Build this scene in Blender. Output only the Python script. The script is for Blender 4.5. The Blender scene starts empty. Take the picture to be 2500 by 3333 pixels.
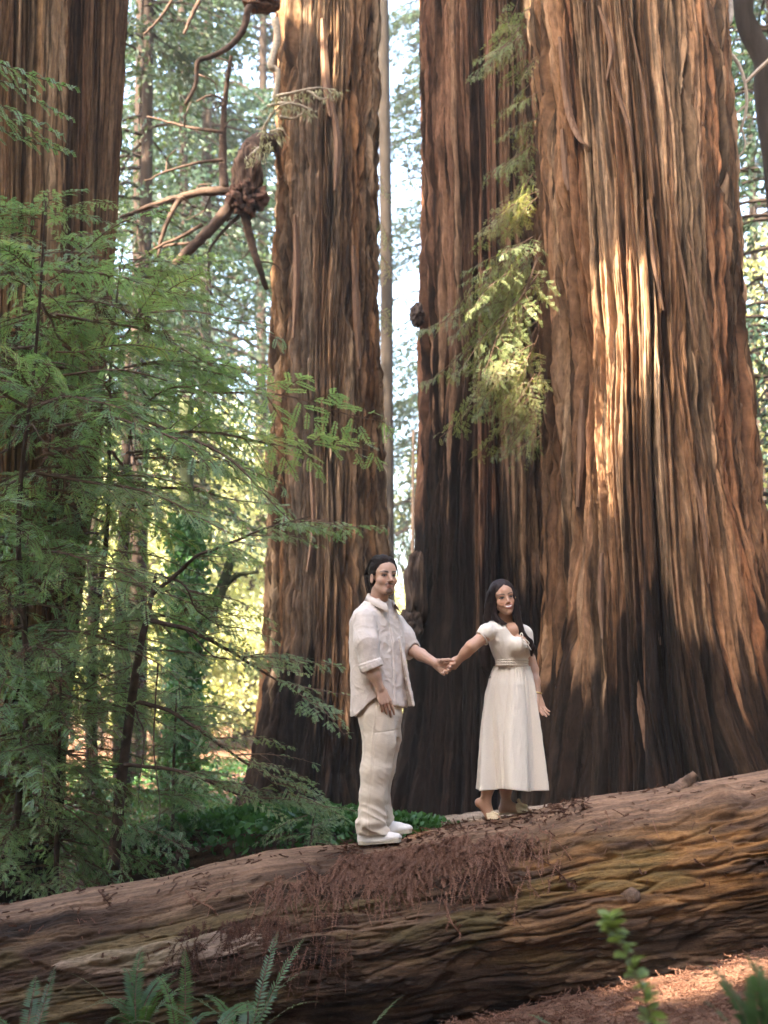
import bpy, bmesh, math, random
import numpy as np
from mathutils import Vector, Matrix, Euler

# ------------------------------------------------------------------ camera, world, sun, exposure
SC = bpy.context.scene
COL = SC.collection
rad = math.radians
F, TH, CZ = 5140.0, rad(7.0), 1.9            # focal length in photo pixels, upward tilt, eye height

def at(px, py, Y):
    """world point at depth Y seen at photo pixel (px, py) of the 2500 x 3333 photograph"""
    u = (px - 1250.0) / F; v = (1666.5 - py) / F
    dy = math.cos(TH) - v * math.sin(TH); dz = math.sin(TH) + v * math.cos(TH)
    t = Y / dy
    return np.array([u * t, Y, CZ + dz * t])

cam = bpy.data.cameras.new('camera'); camo = bpy.data.objects.new('camera', cam); COL.objects.link(camo)
cam.sensor_fit = 'HORIZONTAL'; cam.sensor_width = 24.0; cam.lens = 24.0 * F / 2500.0
cam.clip_start = 0.1; cam.clip_end = 2000
camo.location = (0, 0, CZ); camo.rotation_euler = (rad(90) + TH, 0, 0)
cam.dof.use_dof = True; cam.dof.focus_distance = 10.0; cam.dof.aperture_fstop = 2.2
SC.camera = camo

SUN_DIR = np.array([-0.52, -0.54, 0.66]); SUN_DIR /= np.linalg.norm(SUN_DIR)     # towards the sun
SUN_EL = math.asin(SUN_DIR[2]); SUN_AZ = math.atan2(SUN_DIR[0], SUN_DIR[1])
w = bpy.data.worlds.new('World'); SC.world = w; w.use_nodes = True
nt = w.node_tree; nt.nodes.clear()
sk = nt.nodes.new('ShaderNodeTexSky'); sk.sky_type = 'NISHITA'; sk.sun_disc = False
sk.sun_elevation = SUN_EL; sk.sun_rotation = SUN_AZ; sk.air_density = 1.0; sk.dust_density = 4.0; sk.ozone_density = 0.8
bg = nt.nodes.new('ShaderNodeBackground'); bg.inputs['Strength'].default_value = 0.15
wo = nt.nodes.new('ShaderNodeOutputWorld')
nt.links.new(sk.outputs[0], bg.inputs[0]); nt.links.new(bg.outputs[0], wo.inputs[0])
sl = bpy.data.lights.new('sun', 'SUN'); sl.energy = 5.0; sl.angle = rad(0.53); sl.color = (1.0, 0.87, 0.71)
slo = bpy.data.objects.new('sun', sl); COL.objects.link(slo)
slo.rotation_euler = Vector(SUN_DIR).to_track_quat('Z', 'Y').to_euler(); slo.location = (-8, -8, 30)
vs = SC.view_settings; vs.view_transform = 'Standard'; vs.look = 'None'; vs.gamma = 1.0; vs.use_curve_mapping = False
vs.exposure = 3.55
SC.render.engine = 'CYCLES'
cy = SC.cycles
cy.use_denoising = True
try: cy.denoiser = 'OPENIMAGEDENOISE'
except Exception: pass
cy.max_bounces = 6; cy.diffuse_bounces = 4; cy.glossy_bounces = 2; cy.transmission_bounces = 4; cy.transparent_max_bounces = 8
cy.caustics_reflective = False; cy.caustics_refractive = False
cy.sample_clamp_indirect = 6.0

# ------------------------------------------------------------------ helpers
RNG = np.random.default_rng(7); random.seed(7)
_pr = np.random.default_rng(3)
PERM = np.concatenate([_pr.permutation(256)] * 2).astype(np.int32)
GRAD = _pr.normal(size=(256, 3)); GRAD = (GRAD / np.linalg.norm(GRAD, axis=1)[:, None]).astype(np.float32)

def noise3(x, y, z):
    """gradient noise, about -0.6 .. 0.6, arrays of one shape"""
    x, y, z = np.broadcast_arrays(np.asarray(x, np.float32), np.asarray(y, np.float32), np.asarray(z, np.float32))
    xi = np.floor(x).astype(np.int32); yi = np.floor(y).astype(np.int32); zi = np.floor(z).astype(np.int32)
    xf = x - xi; yf = y - yi; zf = z - zi
    xi &= 255; yi &= 255; zi &= 255
    fu = xf * xf * xf * (xf * (xf * 6 - 15) + 10); fv = yf * yf * yf * (yf * (yf * 6 - 15) + 10); fw = zf * zf * zf * (zf * (zf * 6 - 15) + 10)
    def g(ix, iy, iz, dx, dy, dz):
        h = PERM[(PERM[(PERM[(xi + ix) & 255] + yi + iy) & 255] + zi + iz) & 255]
        gr = GRAD[h]
        return gr[..., 0] * dx + gr[..., 1] * dy + gr[..., 2] * dz
    def l(a, b, t): return a + (b - a) * t
    return l(l(l(g(0, 0, 0, xf, yf, zf), g(1, 0, 0, xf - 1, yf, zf), fu), l(g(0, 1, 0, xf, yf - 1, zf), g(1, 1, 0, xf - 1, yf - 1, zf), fu), fv),
             l(l(g(0, 0, 1, xf, yf, zf - 1), g(1, 0, 1, xf - 1, yf, zf - 1), fu), l(g(0, 1, 1, xf, yf - 1, zf - 1), g(1, 1, 1, xf - 1, yf - 1, zf - 1), fu), fv), fw)

def fbm(x, y, z, o=3):
    s = 0; a = 1.0
    for i in range(o):
        s = s + a * noise3(x * 2 ** i + 17.3 * i, y * 2 ** i + 5.1 * i, z * 2 ** i + 9.7 * i); a *= 0.5
    return s

def sstep(a, b, x):
    t = np.clip((x - a) / (b - a), 0, 1); return t * t * (3 - 2 * t)

def mesh_np(name, V, Fq, smooth=True, mat=None, col=None, uv=None):
    """mesh from arrays: V (n,3), Fq (m,3) or (m,4)"""
    V = np.ascontiguousarray(V, np.float32); Fq = np.ascontiguousarray(Fq, np.int32)
    m = bpy.data.meshes.new(name); k = Fq.shape[1]
    m.vertices.add(len(V)); m.vertices.foreach_set('co', V.ravel())
    m.loops.add(Fq.size); m.loops.foreach_set('vertex_index', Fq.ravel())
    m.polygons.add(len(Fq)); m.polygons.foreach_set('loop_start', np.arange(len(Fq), dtype=np.int32) * k)
    try: m.polygons.foreach_set('loop_total', np.full(len(Fq), k, np.int32))
    except Exception: pass
    m.update(calc_edges=True)
    m.polygons.foreach_set('use_smooth', np.full(len(Fq), bool(smooth)))
    if col is not None:
        c = np.ones((len(V), 4), np.float32); c[:, :3] = col
        a = m.color_attributes.new('Col', 'FLOAT_COLOR', 'POINT'); a.data.foreach_set('color', c.ravel())
    if uv is not None:
        u = m.uv_layers.new(name='UVMap'); u.data.foreach_set('uv', np.ascontiguousarray(uv[Fq.ravel()], np.float32).ravel())
    if mat: m.materials.append(mat)
    return m

def mixed_mesh(name, V, faces, smooth, mat):
    m = bpy.data.meshes.new(name); m.from_pydata([tuple(v) for v in V], [], faces); m.update()
    m.polygons.foreach_set('use_smooth', np.full(len(faces), bool(smooth)))
    if mat: m.materials.append(mat)
    return m

def link(name, mesh, parent=None, label=None, cat=None, group=None, kind=None, loc=None):
    o = bpy.data.objects.new(name, mesh); COL.objects.link(o)
    if parent is not None: o.parent = parent
    if loc is not None: o.location = tuple(loc)
    return tag(o, label, cat, group, kind)

def tag(o, label=None, cat=None, group=None, kind=None):
    if label: o['label'] = label
    if cat: o['category'] = cat
    if group: o['group'] = group
    if kind: o['kind'] = kind
    return o

def empty(name, loc, label, cat, group=None):
    o = bpy.data.objects.new(name, None); COL.objects.link(o); o.location = tuple(loc); o.empty_display_size = 0.1
    return tag(o, label, cat, group)

def grid_faces(nr, nc, wrap=False):
    r = np.arange(nr - 1)[:, None]; c = np.arange(nc if wrap else nc - 1)[None, :]
    a = r * nc + c; b = r * nc + (c + 1) % nc
    return np.stack([a, b, b + nc, a + nc], -1).reshape(-1, 4)

def spline(pts, n):
    """Catmull-Rom resample of a polyline (m,k) to n points"""
    P = np.asarray(pts, float); m = len(P)
    if m == 2:
        t = np.linspace(0, 1, n)[:, None]; return P[0] * (1 - t) + P[1] * t
    Q = np.vstack([2 * P[0] - P[1], P, 2 * P[-1] - P[-2]])
    s = np.linspace(0, m - 1, n); i = np.minimum(s.astype(int), m - 2); t = (s - i)[:, None]
    a, b, c, d = Q[i], Q[i + 1], Q[i + 2], Q[i + 3]
    return 0.5 * (2 * b + (c - a) * t + (2 * a - 5 * b + 4 * c - d) * t ** 2 + (3 * b - a - 3 * c + d) * t ** 3)

def tube_arrays(P, R, seg=8, rough=0.0, seed=0, cap=True):
    """tube round points P with radii R -> V, quads"""
    P = np.asarray(P, float); n = len(P); R = np.broadcast_to(np.asarray(R, float), (n,))
    T = np.gradient(P, axis=0); T /= np.linalg.norm(T, axis=1)[:, None] + 1e-12
    ref = np.array([0, 0, 1.0]) if abs(T[0][2]) < 0.9 else np.array([1.0, 0, 0])
    U = np.cross(T, ref); bad = np.linalg.norm(U, axis=1) < 1e-3; U[bad] = np.array([1.0, 0, 0])
    U /= np.linalg.norm(U, axis=1)[:, None]; W = np.cross(T, U)
    a = np.linspace(0, 2 * np.pi, seg, endpoint=False)
    rr = np.repeat(R[:, None], seg, 1)
    if rough:
        rr = rr * (1 + rough * noise3(np.cos(a)[None, :] * 1.7 + seed, np.sin(a)[None, :] * 1.7, (np.arange(n) * 0.9)[:, None]))
    V = P[:, None, :] + rr[..., None] * (np.cos(a)[None, :, None] * U[:, None, :] + np.sin(a)[None, :, None] * W[:, None, :])
    Fq = grid_faces(n, seg, True)
    V = V.reshape(-1, 3)
    if cap:
        V = np.vstack([V, P[0], P[-1]]); i0 = len(V) - 2; i1 = len(V) - 1
        j = np.arange(seg); k = (j + 1) % seg; o = (n - 1) * seg
        Fq = np.vstack([Fq, np.stack([k, j, np.full(seg, i0), np.full(seg, i0)], 1)[:, [0, 1, 2, 2]], np.stack([o + j, o + k, np.full(seg, i1), np.full(seg, i1)], 1)])
    return V, Fq

class Soup:
    """collects triangles / quads (stored as triangles) for one mesh"""
    def __init__(s): s.V = []; s.F = []; s.C = []; s.n = 0
    def add(s, V, Fq, c=None):
        V = np.asarray(V, float); Fq = np.asarray(Fq)
        if Fq.shape[1] == 4:
            t1 = Fq[:, [0, 1, 2]]; t2 = Fq[:, [0, 2, 3]]; t2 = t2[t2[:, 1] != t2[:, 2]]; Fq = np.vstack([t1, t2])
        s.V.append(V); s.F.append(Fq + s.n); s.n += len(V)
        s.C.append(np.broadcast_to(np.asarray(c if c is not None else (1, 1, 1), float), (len(V), 3)))
    def tube(s, P, R, seg=6, c=None, **k): V, Fq = tube_arrays(P, R, seg, **k); s.add(V, Fq, c)
    def mesh(s, name, mat, smooth=True, col=False):
        return mesh_np(name, np.vstack(s.V), np.vstack(s.F), smooth, mat, np.vstack(s.C) if col else None)

# ------------------------------------------------------------------ materials
class NT:
    def __init__(s, name):
        s.m = bpy.data.materials.new(name); s.m.use_nodes = True; s.t = s.m.node_tree; s.t.nodes.clear()
        s.out = s.n('ShaderNodeOutputMaterial')
    def n(s, t, **k):
        x = s.t.nodes.new(t)
        for a, b in k.items(): setattr(x, a, b)
        return x
    def l(s, a, b): s.t.links.new(a, b)
    def val(s, x, sock):
        if isinstance(x, (int, float)): sock.default_value = x
        elif isinstance(x, tuple): sock.default_value = x if len(x) == len(sock.default_value) else x + (1.0,)
        else: s.l(x, sock)
    def math(s, op, a, b=0.5, c=None):
        x = s.n('ShaderNodeMath', operation=op); s.val(a, x.inputs[0]); s.val(b, x.inputs[1])
        if c is not None: s.val(c, x.inputs[2])
        return x.outputs[0]
    def mix(s, f, a, b, blend='MIX'):
        x = s.n('ShaderNodeMix', data_type='RGBA', blend_type=blend); s.val(f, x.inputs[0]); s.val(a, x.inputs[6]); s.val(b, x.inputs[7]); return x.outputs[2]
    def noise(s, vec, scale, detail=4.0, rough=0.6, dist=0.0):
        x = s.n('ShaderNodeTexNoise'); x.inputs['Scale'].default_value = scale; x.inputs['Detail'].default_value = detail
        x.inputs['Roughness'].default_value = rough; x.inputs['Distortion'].default_value = dist
        if vec is not None: s.l(vec, x.inputs['Vector'])
        return x.outputs['Fac']
    def map(s, vec, scale):
        x = s.n('ShaderNodeMapping'); x.inputs['Scale'].default_value = scale; s.l(vec, x.inputs['Vector']); return x.outputs[0]
    def ramp(s, f, stops):
        x = s.n('ShaderNodeValToRGB'); e = x.color_ramp.elements
        while len(e) < len(stops): e.new(0.5)
        for i, (p, c) in enumerate(stops): e[i].position = p; e[i].color = c if len(c) == 4 else tuple(c) + (1.0,)
        s.l(f, x.inputs[0]); return x.outputs[0]
    def bump(s, h, strength=0.5, dist=0.01, normal=None):
        x = s.n('ShaderNodeBump'); x.inputs['Strength'].default_value = strength; x.inputs['Distance'].default_value = dist
        s.l(h, x.inputs['Height'])
        if normal is not None: s.l(normal, x.inputs['Normal'])
        return x.outputs[0]
    def bsdf(s, color, rough=0.8, spec=0.3, normal=None, **k):
        b = s.n('ShaderNodeBsdfPrincipled'); s.val(color, b.inputs['Base Color']); s.val(rough, b.inputs['Roughness'])
        b.inputs['Specular IOR Level'].default_value = spec
        if normal is not None: s.l(normal, b.inputs['Normal'])
        for a, v in k.items(): s.val(v, b.inputs[a])
        s.l(b.outputs[0], s.out.inputs[0]); return b
    @property
    def obj(s): return s.n('ShaderNodeTexCoord').outputs['Object']
    @property
    def uv(s): return s.n('ShaderNodeTexCoord').outputs['UV']
    @property
    def col(s): return s.n('ShaderNodeAttribute', attribute_name='Col').outputs['Color']

def mat_fibre(name, fu, fv, bump=0.8, rough=0.9, var=0.75, dist=0.012, iso=0.0):
    """vertex colour times fine fibres laid out along the UV map (u across, v along the grain), in metres"""
    t = NT(name); uv = t.uv
    a = t.noise(t.map(uv, (fu, fv, 1)), 1.0, 5, 0.65, 0.3)
    b = t.noise(t.map(uv, (fu * 3.1, fv * 2.2, 1)), 1.0, 3, 0.6)
    f = t.math('ADD', t.math('MULTIPLY', a, 0.65), t.math('MULTIPLY', b, 0.35))
    if iso: f = t.math('ADD', t.math('MULTIPLY', f, 1 - iso), t.math('MULTIPLY', t.noise(t.map(uv, (iso * 90, iso * 60, 1)), 1.0, 6, 0.7, 0.4), iso))
    k = t.math('MULTIPLY_ADD', t.math('SUBTRACT', f, 0.5), var * 4.0, 1.0)
    c = t.mix(1.0, t.col, t.n('ShaderNodeCombineColor').outputs[0], 'MULTIPLY')
    cc = c.node.inputs[7].links[0].from_node
    for i in range(3): t.l(k, cc.inputs[i])
    t.bsdf(c, rough, 0.15, t.bump(f, bump, dist)); return t.m

def mat_leaf(name, stops, trans=0.35, rough=0.45, spec=0.35, twig=None, tint=(1.25, 1.25, 0.6)):
    """leaf colour varies per leaf and per bough, part of the light passes through"""
    t = NT(name)
    isl = t.n('ShaderNodeNewGeometry').outputs['Random Per Island']
    ob = t.n('ShaderNodeObjectInfo').outputs['Random']
    big = t.noise(t.obj, 2.2, 2, 0.5)
    f = t.math('ADD', t.math('MULTIPLY', isl, 0.3), t.math('ADD', t.math('MULTIPLY', ob, 0.35), t.math('MULTIPLY', big, 0.45)))
    c = t.ramp(f, stops)
    b = t.bsdf(c, rough, spec)
    tr = t.n('ShaderNodeBsdfTranslucent'); t.l(t.mix(1.0, c, tint, 'MULTIPLY'), tr.inputs[0])
    mx = t.n('ShaderNodeMixShader'); mx.inputs[0].default_value = trans
    t.l(b.outputs[0], mx.inputs[1]); t.l(tr.outputs[0], mx.inputs[2]); t.l(mx.outputs[0], t.out.inputs[0])
    return t.m

def mat_simple(name, color, rough=0.8, spec=0.3, nscale=20.0, var=0.3, bump=0.3, dist=0.004, stretch=(1, 1, 1)):
    t = NT(name); v = t.map(t.obj, stretch); n = t.noise(v, nscale, 4, 0.6)
    lo = tuple(x * (1 - var) for x in color); hi = tuple(min(1, x * (1 + var)) for x in color)
    t.bsdf(t.ramp(n, [(0.3, lo), (0.7, hi)]), rough, spec, t.bump(n, bump, dist)); return t.m

def mat_cloth(name, color, weave=900.0, wr=0.25, var=0.06, big=9.0, sheen=0.2):
    t = NT(name); o = t.obj
    a = t.noise(t.map(o, (weave, weave, weave * 0.12)), 1.0, 2, 0.5); b = t.noise(t.map(o, (weave * 0.12, weave * 0.12, weave)), 1.0, 2, 0.5)
    slub = t.math('ADD', t.math('MULTIPLY', a, 0.5), t.math('MULTIPLY', b, 0.5))
    lo = tuple(x * (1 - var) for x in color); hi = tuple(min(1, x * (1 + var)) for x in color)
    c = t.ramp(slub, [(0.35, lo), (0.65, hi)])
    cr = t.noise(t.map(o, (1, 1, 1.6)), big, 5, 0.62, 1.2)
    fine = t.noise(o, big * 4.5, 4, 0.6, 0.8)
    n = t.bump(slub, 0.25, 0.001, t.bump(t.math('ADD', cr, t.math('MULTIPLY', fine, 0.3)), wr, 0.02))
    t.bsdf(c, 0.9, 0.1, n, **{'Sheen Weight': sheen}); return t.m

M_BARK = mat_fibre('redwood bark', 75, 5.0, 1.0, 0.92, 1.0, 0.025, 0.2)
M_LOG = mat_fibre('weathered log wood', 90, 13.0, 1.0, 0.88, 0.8, 0.02, 0.45)
M_TWIG = mat_simple('twig bark', (0.13, 0.078, 0.05), 0.9, 0.2, 30, 0.4, 0.4)
M_LIMB = mat_simple('limb bark', (0.068, 0.042, 0.028), 0.9, 0.2, 14, 0.45, 0.7, 0.01)
# ------------------------------------------------------------------ terrain
def gz(x, y):
    x = np.asarray(x, float); y = np.asarray(y, float)
    b = np.interp(y, [-200, 0, 4, 7, 8.5, 9.2, 10.2, 11, 13, 18, 25, 40, 80, 400], [0.3, 0.2, 0.25, 0.30, 0.20, -0.24, -0.22, 0.08, 0.42, 0.68, 0.9, 1.2, 2.2, 9])
    sl_ = np.interp(y, [5, 8, 11, 15, 30], [0.16, 0.21, 0.2, 0.06, 0.02])
    z = b + sl_ * np.clip(x, -4.5, 4.5)
    return z + 0.10 * noise3(x * 0.7, y * 0.7, 3.3 + 0 * x) + 0.05 * noise3(x * 2.3, y * 2.3, 8.1 + 0 * x)

def graded(lo, hi, step, far):
    c = np.arange(lo, hi, step); out = []; s = step; v = hi
    while v < far: out.append(v); s *= 1.25; v += s
    outl = []; s = step; v = lo - step
    while v > -far: outl.append(v); s *= 1.25; v -= s
    return np.concatenate([outl[::-1], c, out, [far]])
gx = graded(-4.5, 4.5, 0.05, 500); gy = graded(5.5, 15, 0.06, 500)
GX, GY = np.meshgrid(gx, gy); GZ = gz(GX, GY)
GZ = GZ + 0.018 * fbm(GX * 9, GY * 9, 0 * GX + 2.0, 3) * np.exp(-((GY - 9) / 8) ** 2)
t = NT('forest floor duff'); o_ = t.obj
a_ = t.noise(t.map(o_, (1, 1, 1)), 3.0, 6, 0.65, 0.5); b_ = t.noise(o_, 60, 4, 0.7, 0.6)
c_ = t.ramp(t.math('ADD', t.math('MULTIPLY', a_, 0.55), t.math('MULTIPLY', b_, 0.45)), [(0.30, (0.05, 0.024, 0.015)), (0.48, (0.13, 0.065, 0.038)), (0.60, (0.22, 0.12, 0.075)), (0.8, (0.34, 0.21, 0.14))])
t.bsdf(c_, 0.95, 0.1, t.bump(b_, 1.0, 0.03)); M_DUFF = t.m
link('ground', mesh_np('ground', np.stack([GX, GY, GZ], -1).reshape(-1, 3), grid_faces(len(gy), len(gx)), True, M_DUFF), kind='structure')

# ------------------------------------------------------------------ the great trunks
def theta_cols(nf, nb):
    """angles with most columns on the side that faces the photograph (-y)"""
    f = np.linspace(-np.pi * 1.06, np.pi * 0.06, nf, endpoint=False); b = np.linspace(np.pi * 0.06, np.pi * 0.94, nb, endpoint=False)
    return np.concatenate([f, b])

def trunk_mesh(name, prof, Y, seed, nf=520, nb=110, ztop=17.0, f1=9.0, z1=0.30, a1=0.05, f2=24.0, z2=0.8, a2=0.018, tw=0.10,
               cols=((0.21, 0.125, 0.078), (0.30, 0.20, 0.135), (0.17, 0.085, 0.05)), char=None, lobes=0.05, moss=0.0, ridges=(), zlo=-0.5, step=0.055, dark=1.0, pale=None):
    zs, cx, rr = [], [], []
    for py, lx, rx in prof:
        L, R_ = at(lx, py, Y), at(rx, py, Y); zs.append(L[2]); cx.append((L[0] + R_[0]) / 2); rr.append((R_[0] - L[0]) / 2)
    o = np.argsort(zs); zs = np.array(zs)[o]; cx = np.array(cx)[o]; rr = np.array(rr)[o]
    z = np.concatenate([np.arange(zlo, 9.6, step), np.linspace(9.6, ztop, 30)])
    def ext(v):
        y = np.interp(z, zs, v); hi = z > zs[-1]
        s = (v[-1] - v[-2]) / (zs[-1] - zs[-2]); y[hi] = v[-1] + s * (z[hi] - zs[-1]); 
        lo = z < zs[0]; s = (v[1] - v[0]) / (zs[1] - zs[0]); y[lo] = v[0] + s * (z[lo] - zs[0]); return y
    CXv, RRv = ext(cx), np.maximum(ext(rr), 0.15)
    k = np.ones(9) / 9; pad = lambda v: np.convolve(np.pad(v, 4, 'edge'), k, 'valid')
    CXv, RRv = pad(CXv), pad(RRv)
    th = theta_cols(nf, nb); T, Z = np.meshgrid(th, z); R0 = float(np.mean(rr))
    sd = seed * 13.7
    tw_ = tw * noise3(np.cos(T) * R0 * 1.6 + sd, np.sin(T) * R0 * 1.6, Z * 0.33) + tw * 0.35 * noise3(np.cos(T) * R0 * 5 + sd, np.sin(T) * R0 * 5, Z * 0.9)
    Tw = T + tw_ / max(R0, 0.3)
    C, S = np.cos(Tw) * R0, np.sin(Tw) * R0
    n1 = noise3(C * f1 + sd, S * f1, Z * z1) + 0.35 * noise3(C * f1 * 2 + sd, S * f1 * 2, Z * z1 * 2.2)
    n2 = noise3(C * f2 + sd + 40, S * f2, Z * z2); n3 = noise3(C * f2 * 2.2 + sd + 90, S * f2 * 2.2, Z * z2 * 2.5)
    g1 = np.exp(-(n1 / 0.085) ** 2); g2 = np.exp(-(n2 / 0.11) ** 2); g3 = np.exp(-(n3 / 0.15) ** 2)
    n5 = noise3(C * f1 * 1.7 + sd + 140, S * f1 * 1.7, Z * z1 * 1.6 + 0.6 * noise3(C * 4, S * 4, Z)); pl = np.floor(n5 * 5) / 5      # plates at stepped heights
    low = noise3(np.cos(T) * 1.9 + sd, np.sin(T) * 1.9, Z * 0.22)
    flu = noise3(C * f1 * 0.38 + sd, S * f1 * 0.38, Z * z1 * 0.5)
    brk = sstep(0.1, 0.35, noise3(C * f1 * 0.8 + 7 + sd, S * f1 * 0.8, Z * 1.1))
    d = lobes * low * 2 + 0.05 * flu - a1 * g1 * (0.55 + 0.9 * sstep(-0.3, 0.4, flu)) - a2 * g2 - a2 * 0.5 * g3 - 0.020 * np.exp(-(noise3(C * f2 * 0.62 + sd + 300, S * f2 * 0.62, Z * 2.0 + 1.2 * n2) / 0.085) ** 2) - 0.010 * np.exp(-(noise3(C * f2 * 1.3 + sd + 330, S * f2 * 1.3, Z * 3.6) / 0.10) ** 2) + 0.014 * brk + 0.05 * pl
    for (pz0, pz1, t0, t1, wd, amp) in ridges:       # buttress ridges: angle t0 at height pz0 to t1 at pz1
        f = np.clip((Z - pz0) / (pz1 - pz0), 0, 1); tc = t0 + (t1 - t0) * f
        d = d + amp * (1 - f) ** 0.8 * np.exp(-((T - tc) / wd) ** 2) * sstep(pz1 + 0.3, pz1 - 0.6, Z)
    R = RRv[:, None] + d * np.clip(RRv[:, None] / 0.5, 0.5, 1.3)
    X = CXv[:, None] + R * np.cos(T); Yv = Y + R * np.sin(T)
    V = np.stack([X, Yv, Z], -1).reshape(-1, 3)
    # bark colours: long streaks of grey weathered, brown and fresh red bark
    q = noise3(C * f1 * 0.7 + sd + 5, S * f1 * 0.7, Z * z1 * 0.7); q2 = noise3(C * f2 * 0.8 + sd + 55, S * f2 * 0.8, Z * z2 * 0.6); q3 = noise3(np.cos(T) * 2.5 + sd, np.sin(T) * 2.5, Z * 0.3)
    cA, cB, cC = (np.array(c) for c in cols)
    wB = sstep(-0.1, 0.45, 0.7 * q + 0.7 * q2 + 0.5 * q3)[..., None]; wC = sstep(0.0, 0.5, -q + 0.5 * q2 - 0.2 * q3)[..., None]
    c = cA * (1 - wB) + cB * wB; c = c * (1 - wC) + cC * wC
    c = c * (1 + 0.55 * np.clip(n5 * 1.6 + q2 * 0.9, -0.9, 0.9))[..., None] * (1 + 0.5 * np.clip(n3, -0.5, 0.5))[..., None]
    dk = sstep(0.02, 0.20, noise3(C * f2 * 1.15 + sd + 200, S * f2 * 1.15, Z * z1 * 1.5)) * 0.75 + sstep(0.12, 0.3, noise3(C * f1 * 1.1 + sd + 230, S * f1 * 1.1, Z * z1 * 0.8)) * 0.5  # dark strands painted in to read as shaded fissures
    dk = dk + 0.5 * sstep(0.10, 0.24, noise3(C * f2 * 0.9 + sd + 260, S * f2 * 0.9, Z * 1.6))
    c = c * (1 - np.clip(dk, 0, 0.90) * dark)[..., None]
    if pale:                                          # a band of weathered grey bark: (angle, half width)
        wp = np.exp(-((T - pale[0] - 0.12 * noise3(T * 3, Z * 0.6, 0 * Z)) / pale[1]) ** 2)[..., None] * (0.75 + 0.5 * q2[..., None]); c = c * (1 - 0.7 * wp) + np.array((0.46, 0.36, 0.265)) * 0.7 * wp * (1 - 0.5 * np.clip(dk, 0, 1))[..., None]
    if moss:
        wm = sstep(0.12, 0.4, noise3(C * 3 + sd + 3, S * 3, Z * 1.2) + 0.3 * q2)[..., None] * moss
        c = c * (1 - wm) + np.array((0.10, 0.115, 0.035)) * wm
    if char:                                          # old fire scar: charred bark with a ragged upper edge; its black also paints in base shade
        zc, sp = char
        edge = zc + sp * (1.9 * noise3(np.cos(T) * R0 * 1.6 + sd + 21, np.sin(T) * R0 * 1.6, Z * 0.15) + 1.5 * noise3(C * f1 + sd + 2, S * f1, Z * 0.25) + 0.9 * noise3(C * f2 + sd + 2, S * f2, Z * 0.4))
        wc = 0.92 * sstep(0.10, -0.12, (Z - edge) / max(sp, 0.1))[..., None]
        c = c * (1 - wc) + np.array((0.014, 0.010, 0.008)) * wc * (0.7 + 1.2 * sstep(-0.2, 0.4, q2)[..., None])  + 0 * c
    c = c * np.array((0.72, 0.655, 0.585))
    uv = np.stack([Tw * R0, Z], -1).reshape(-1, 2)
    uv[:, 0] += sd
    return mesh_np(name, V, grid_faces(len(z), len(th), True), True, M_BARK, c.reshape(-1, 3), uv), (z, CXv, RRv)

def redwood(label, prof, Y, seed, **k):
    b = at((prof[-1][1] + prof[-1][2]) / 2, prof[-1][0], Y)
    base = np.array([b[0], Y, float(gz(b[0], Y))])
    e = empty('redwood_tree', base, label, 'tree', 'old redwood trees')
    m, info = trunk_mesh('trunk', prof, Y, seed, **k)
    o = link('trunk', m, e); o.location = tuple(-base)
    return e, base, info

GIANT_P = [(-300, 1672, 2322), (0, 1700, 2341), (500, 1738, 2376), (1000, 1758, 2423), (1300, 1765, 2450), (1700, 1768, 2490), (2000, 1762, 2530), (2300, 1745, 2600), (2560, 1712, 2720), (2800, 1650, 2860)]
giant, giant_b, giant_i = redwood('enormous fluted redwood trunk at right with a streak of sun on its bark', GIANT_P, 14.4, 1, nf=760, nb=150, f1=7.5, z1=0.20, a1=0.16, f2=24, z2=0.55, a2=0.045, tw=0.09, dark=0.95,
    cols=((0.33, 0.19, 0.107), (0.49, 0.345, 0.225), (0.25, 0.12, 0.062)), char=(2.7, 1.1), lobes=0.07,
    ridges=((0.3, 6.2, -1.95, -1.62, 0.11, 0.26), (0.3, 5.2, -1.28, -1.50, 0.12, 0.22), (0.2, 3.8, -0.75, -0.95, 0.14, 0.28), (0.2, 3.4, -2.55, -2.4, 0.12, 0.2)))
CENT_P = [(-300, 1360, 1800), (0, 1363, 1805), (500, 1371, 1820), (1000, 1378, 1840), (1300, 1378, 1850), (1600, 1366, 1860), (1900, 1350, 1880), (2300, 1325, 1920), (2650, 1285, 1980)]
cent, cent_b, cent_i = redwood('dark corded redwood trunk behind the woman with a burl low on its left side', CENT_P, 16.2, 2, nf=560, nb=90, f1=6.5, z1=0.10, a1=0.16, f2=20, z2=0.35, a2=0.045, tw=0.07,
    cols=((0.24, 0.135, 0.085), (0.38, 0.255, 0.165), (0.18, 0.085, 0.052)), char=(3.7, 1.5), lobes=0.05)
MID_P = [(-300, 912, 1232), (0, 905, 1238), (480, 887, 1236), (860, 881, 1246), (1300, 875, 1251), (1800, 867, 1262), (2100, 855, 1274), (2400, 815, 1296), (2560, 778, 1318), (2680, 735, 1345)]
mid, mid_b, mid_i = redwood('tall shaggy redwood trunk left of the man with a burl and bare limbs', MID_P, 18.0, 3, nf=560, nb=90, f1=8.0, z1=0.42, a1=0.12, f2=24, z2=1.1, a2=0.05, tw=0.12, dark=0.85, pale=(-1.95, 0.3),
    cols=((0.31, 0.19, 0.108), (0.46, 0.34, 0.225), (0.29, 0.15, 0.07)), char=(2.2, 0.9), lobes=0.04)
LA_P = [(-300, -120, 240), (0, -120, 232), (700, -130, 212), (1500, -140, 160), (2300, -170, 110), (2900, -220, 80)]
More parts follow.
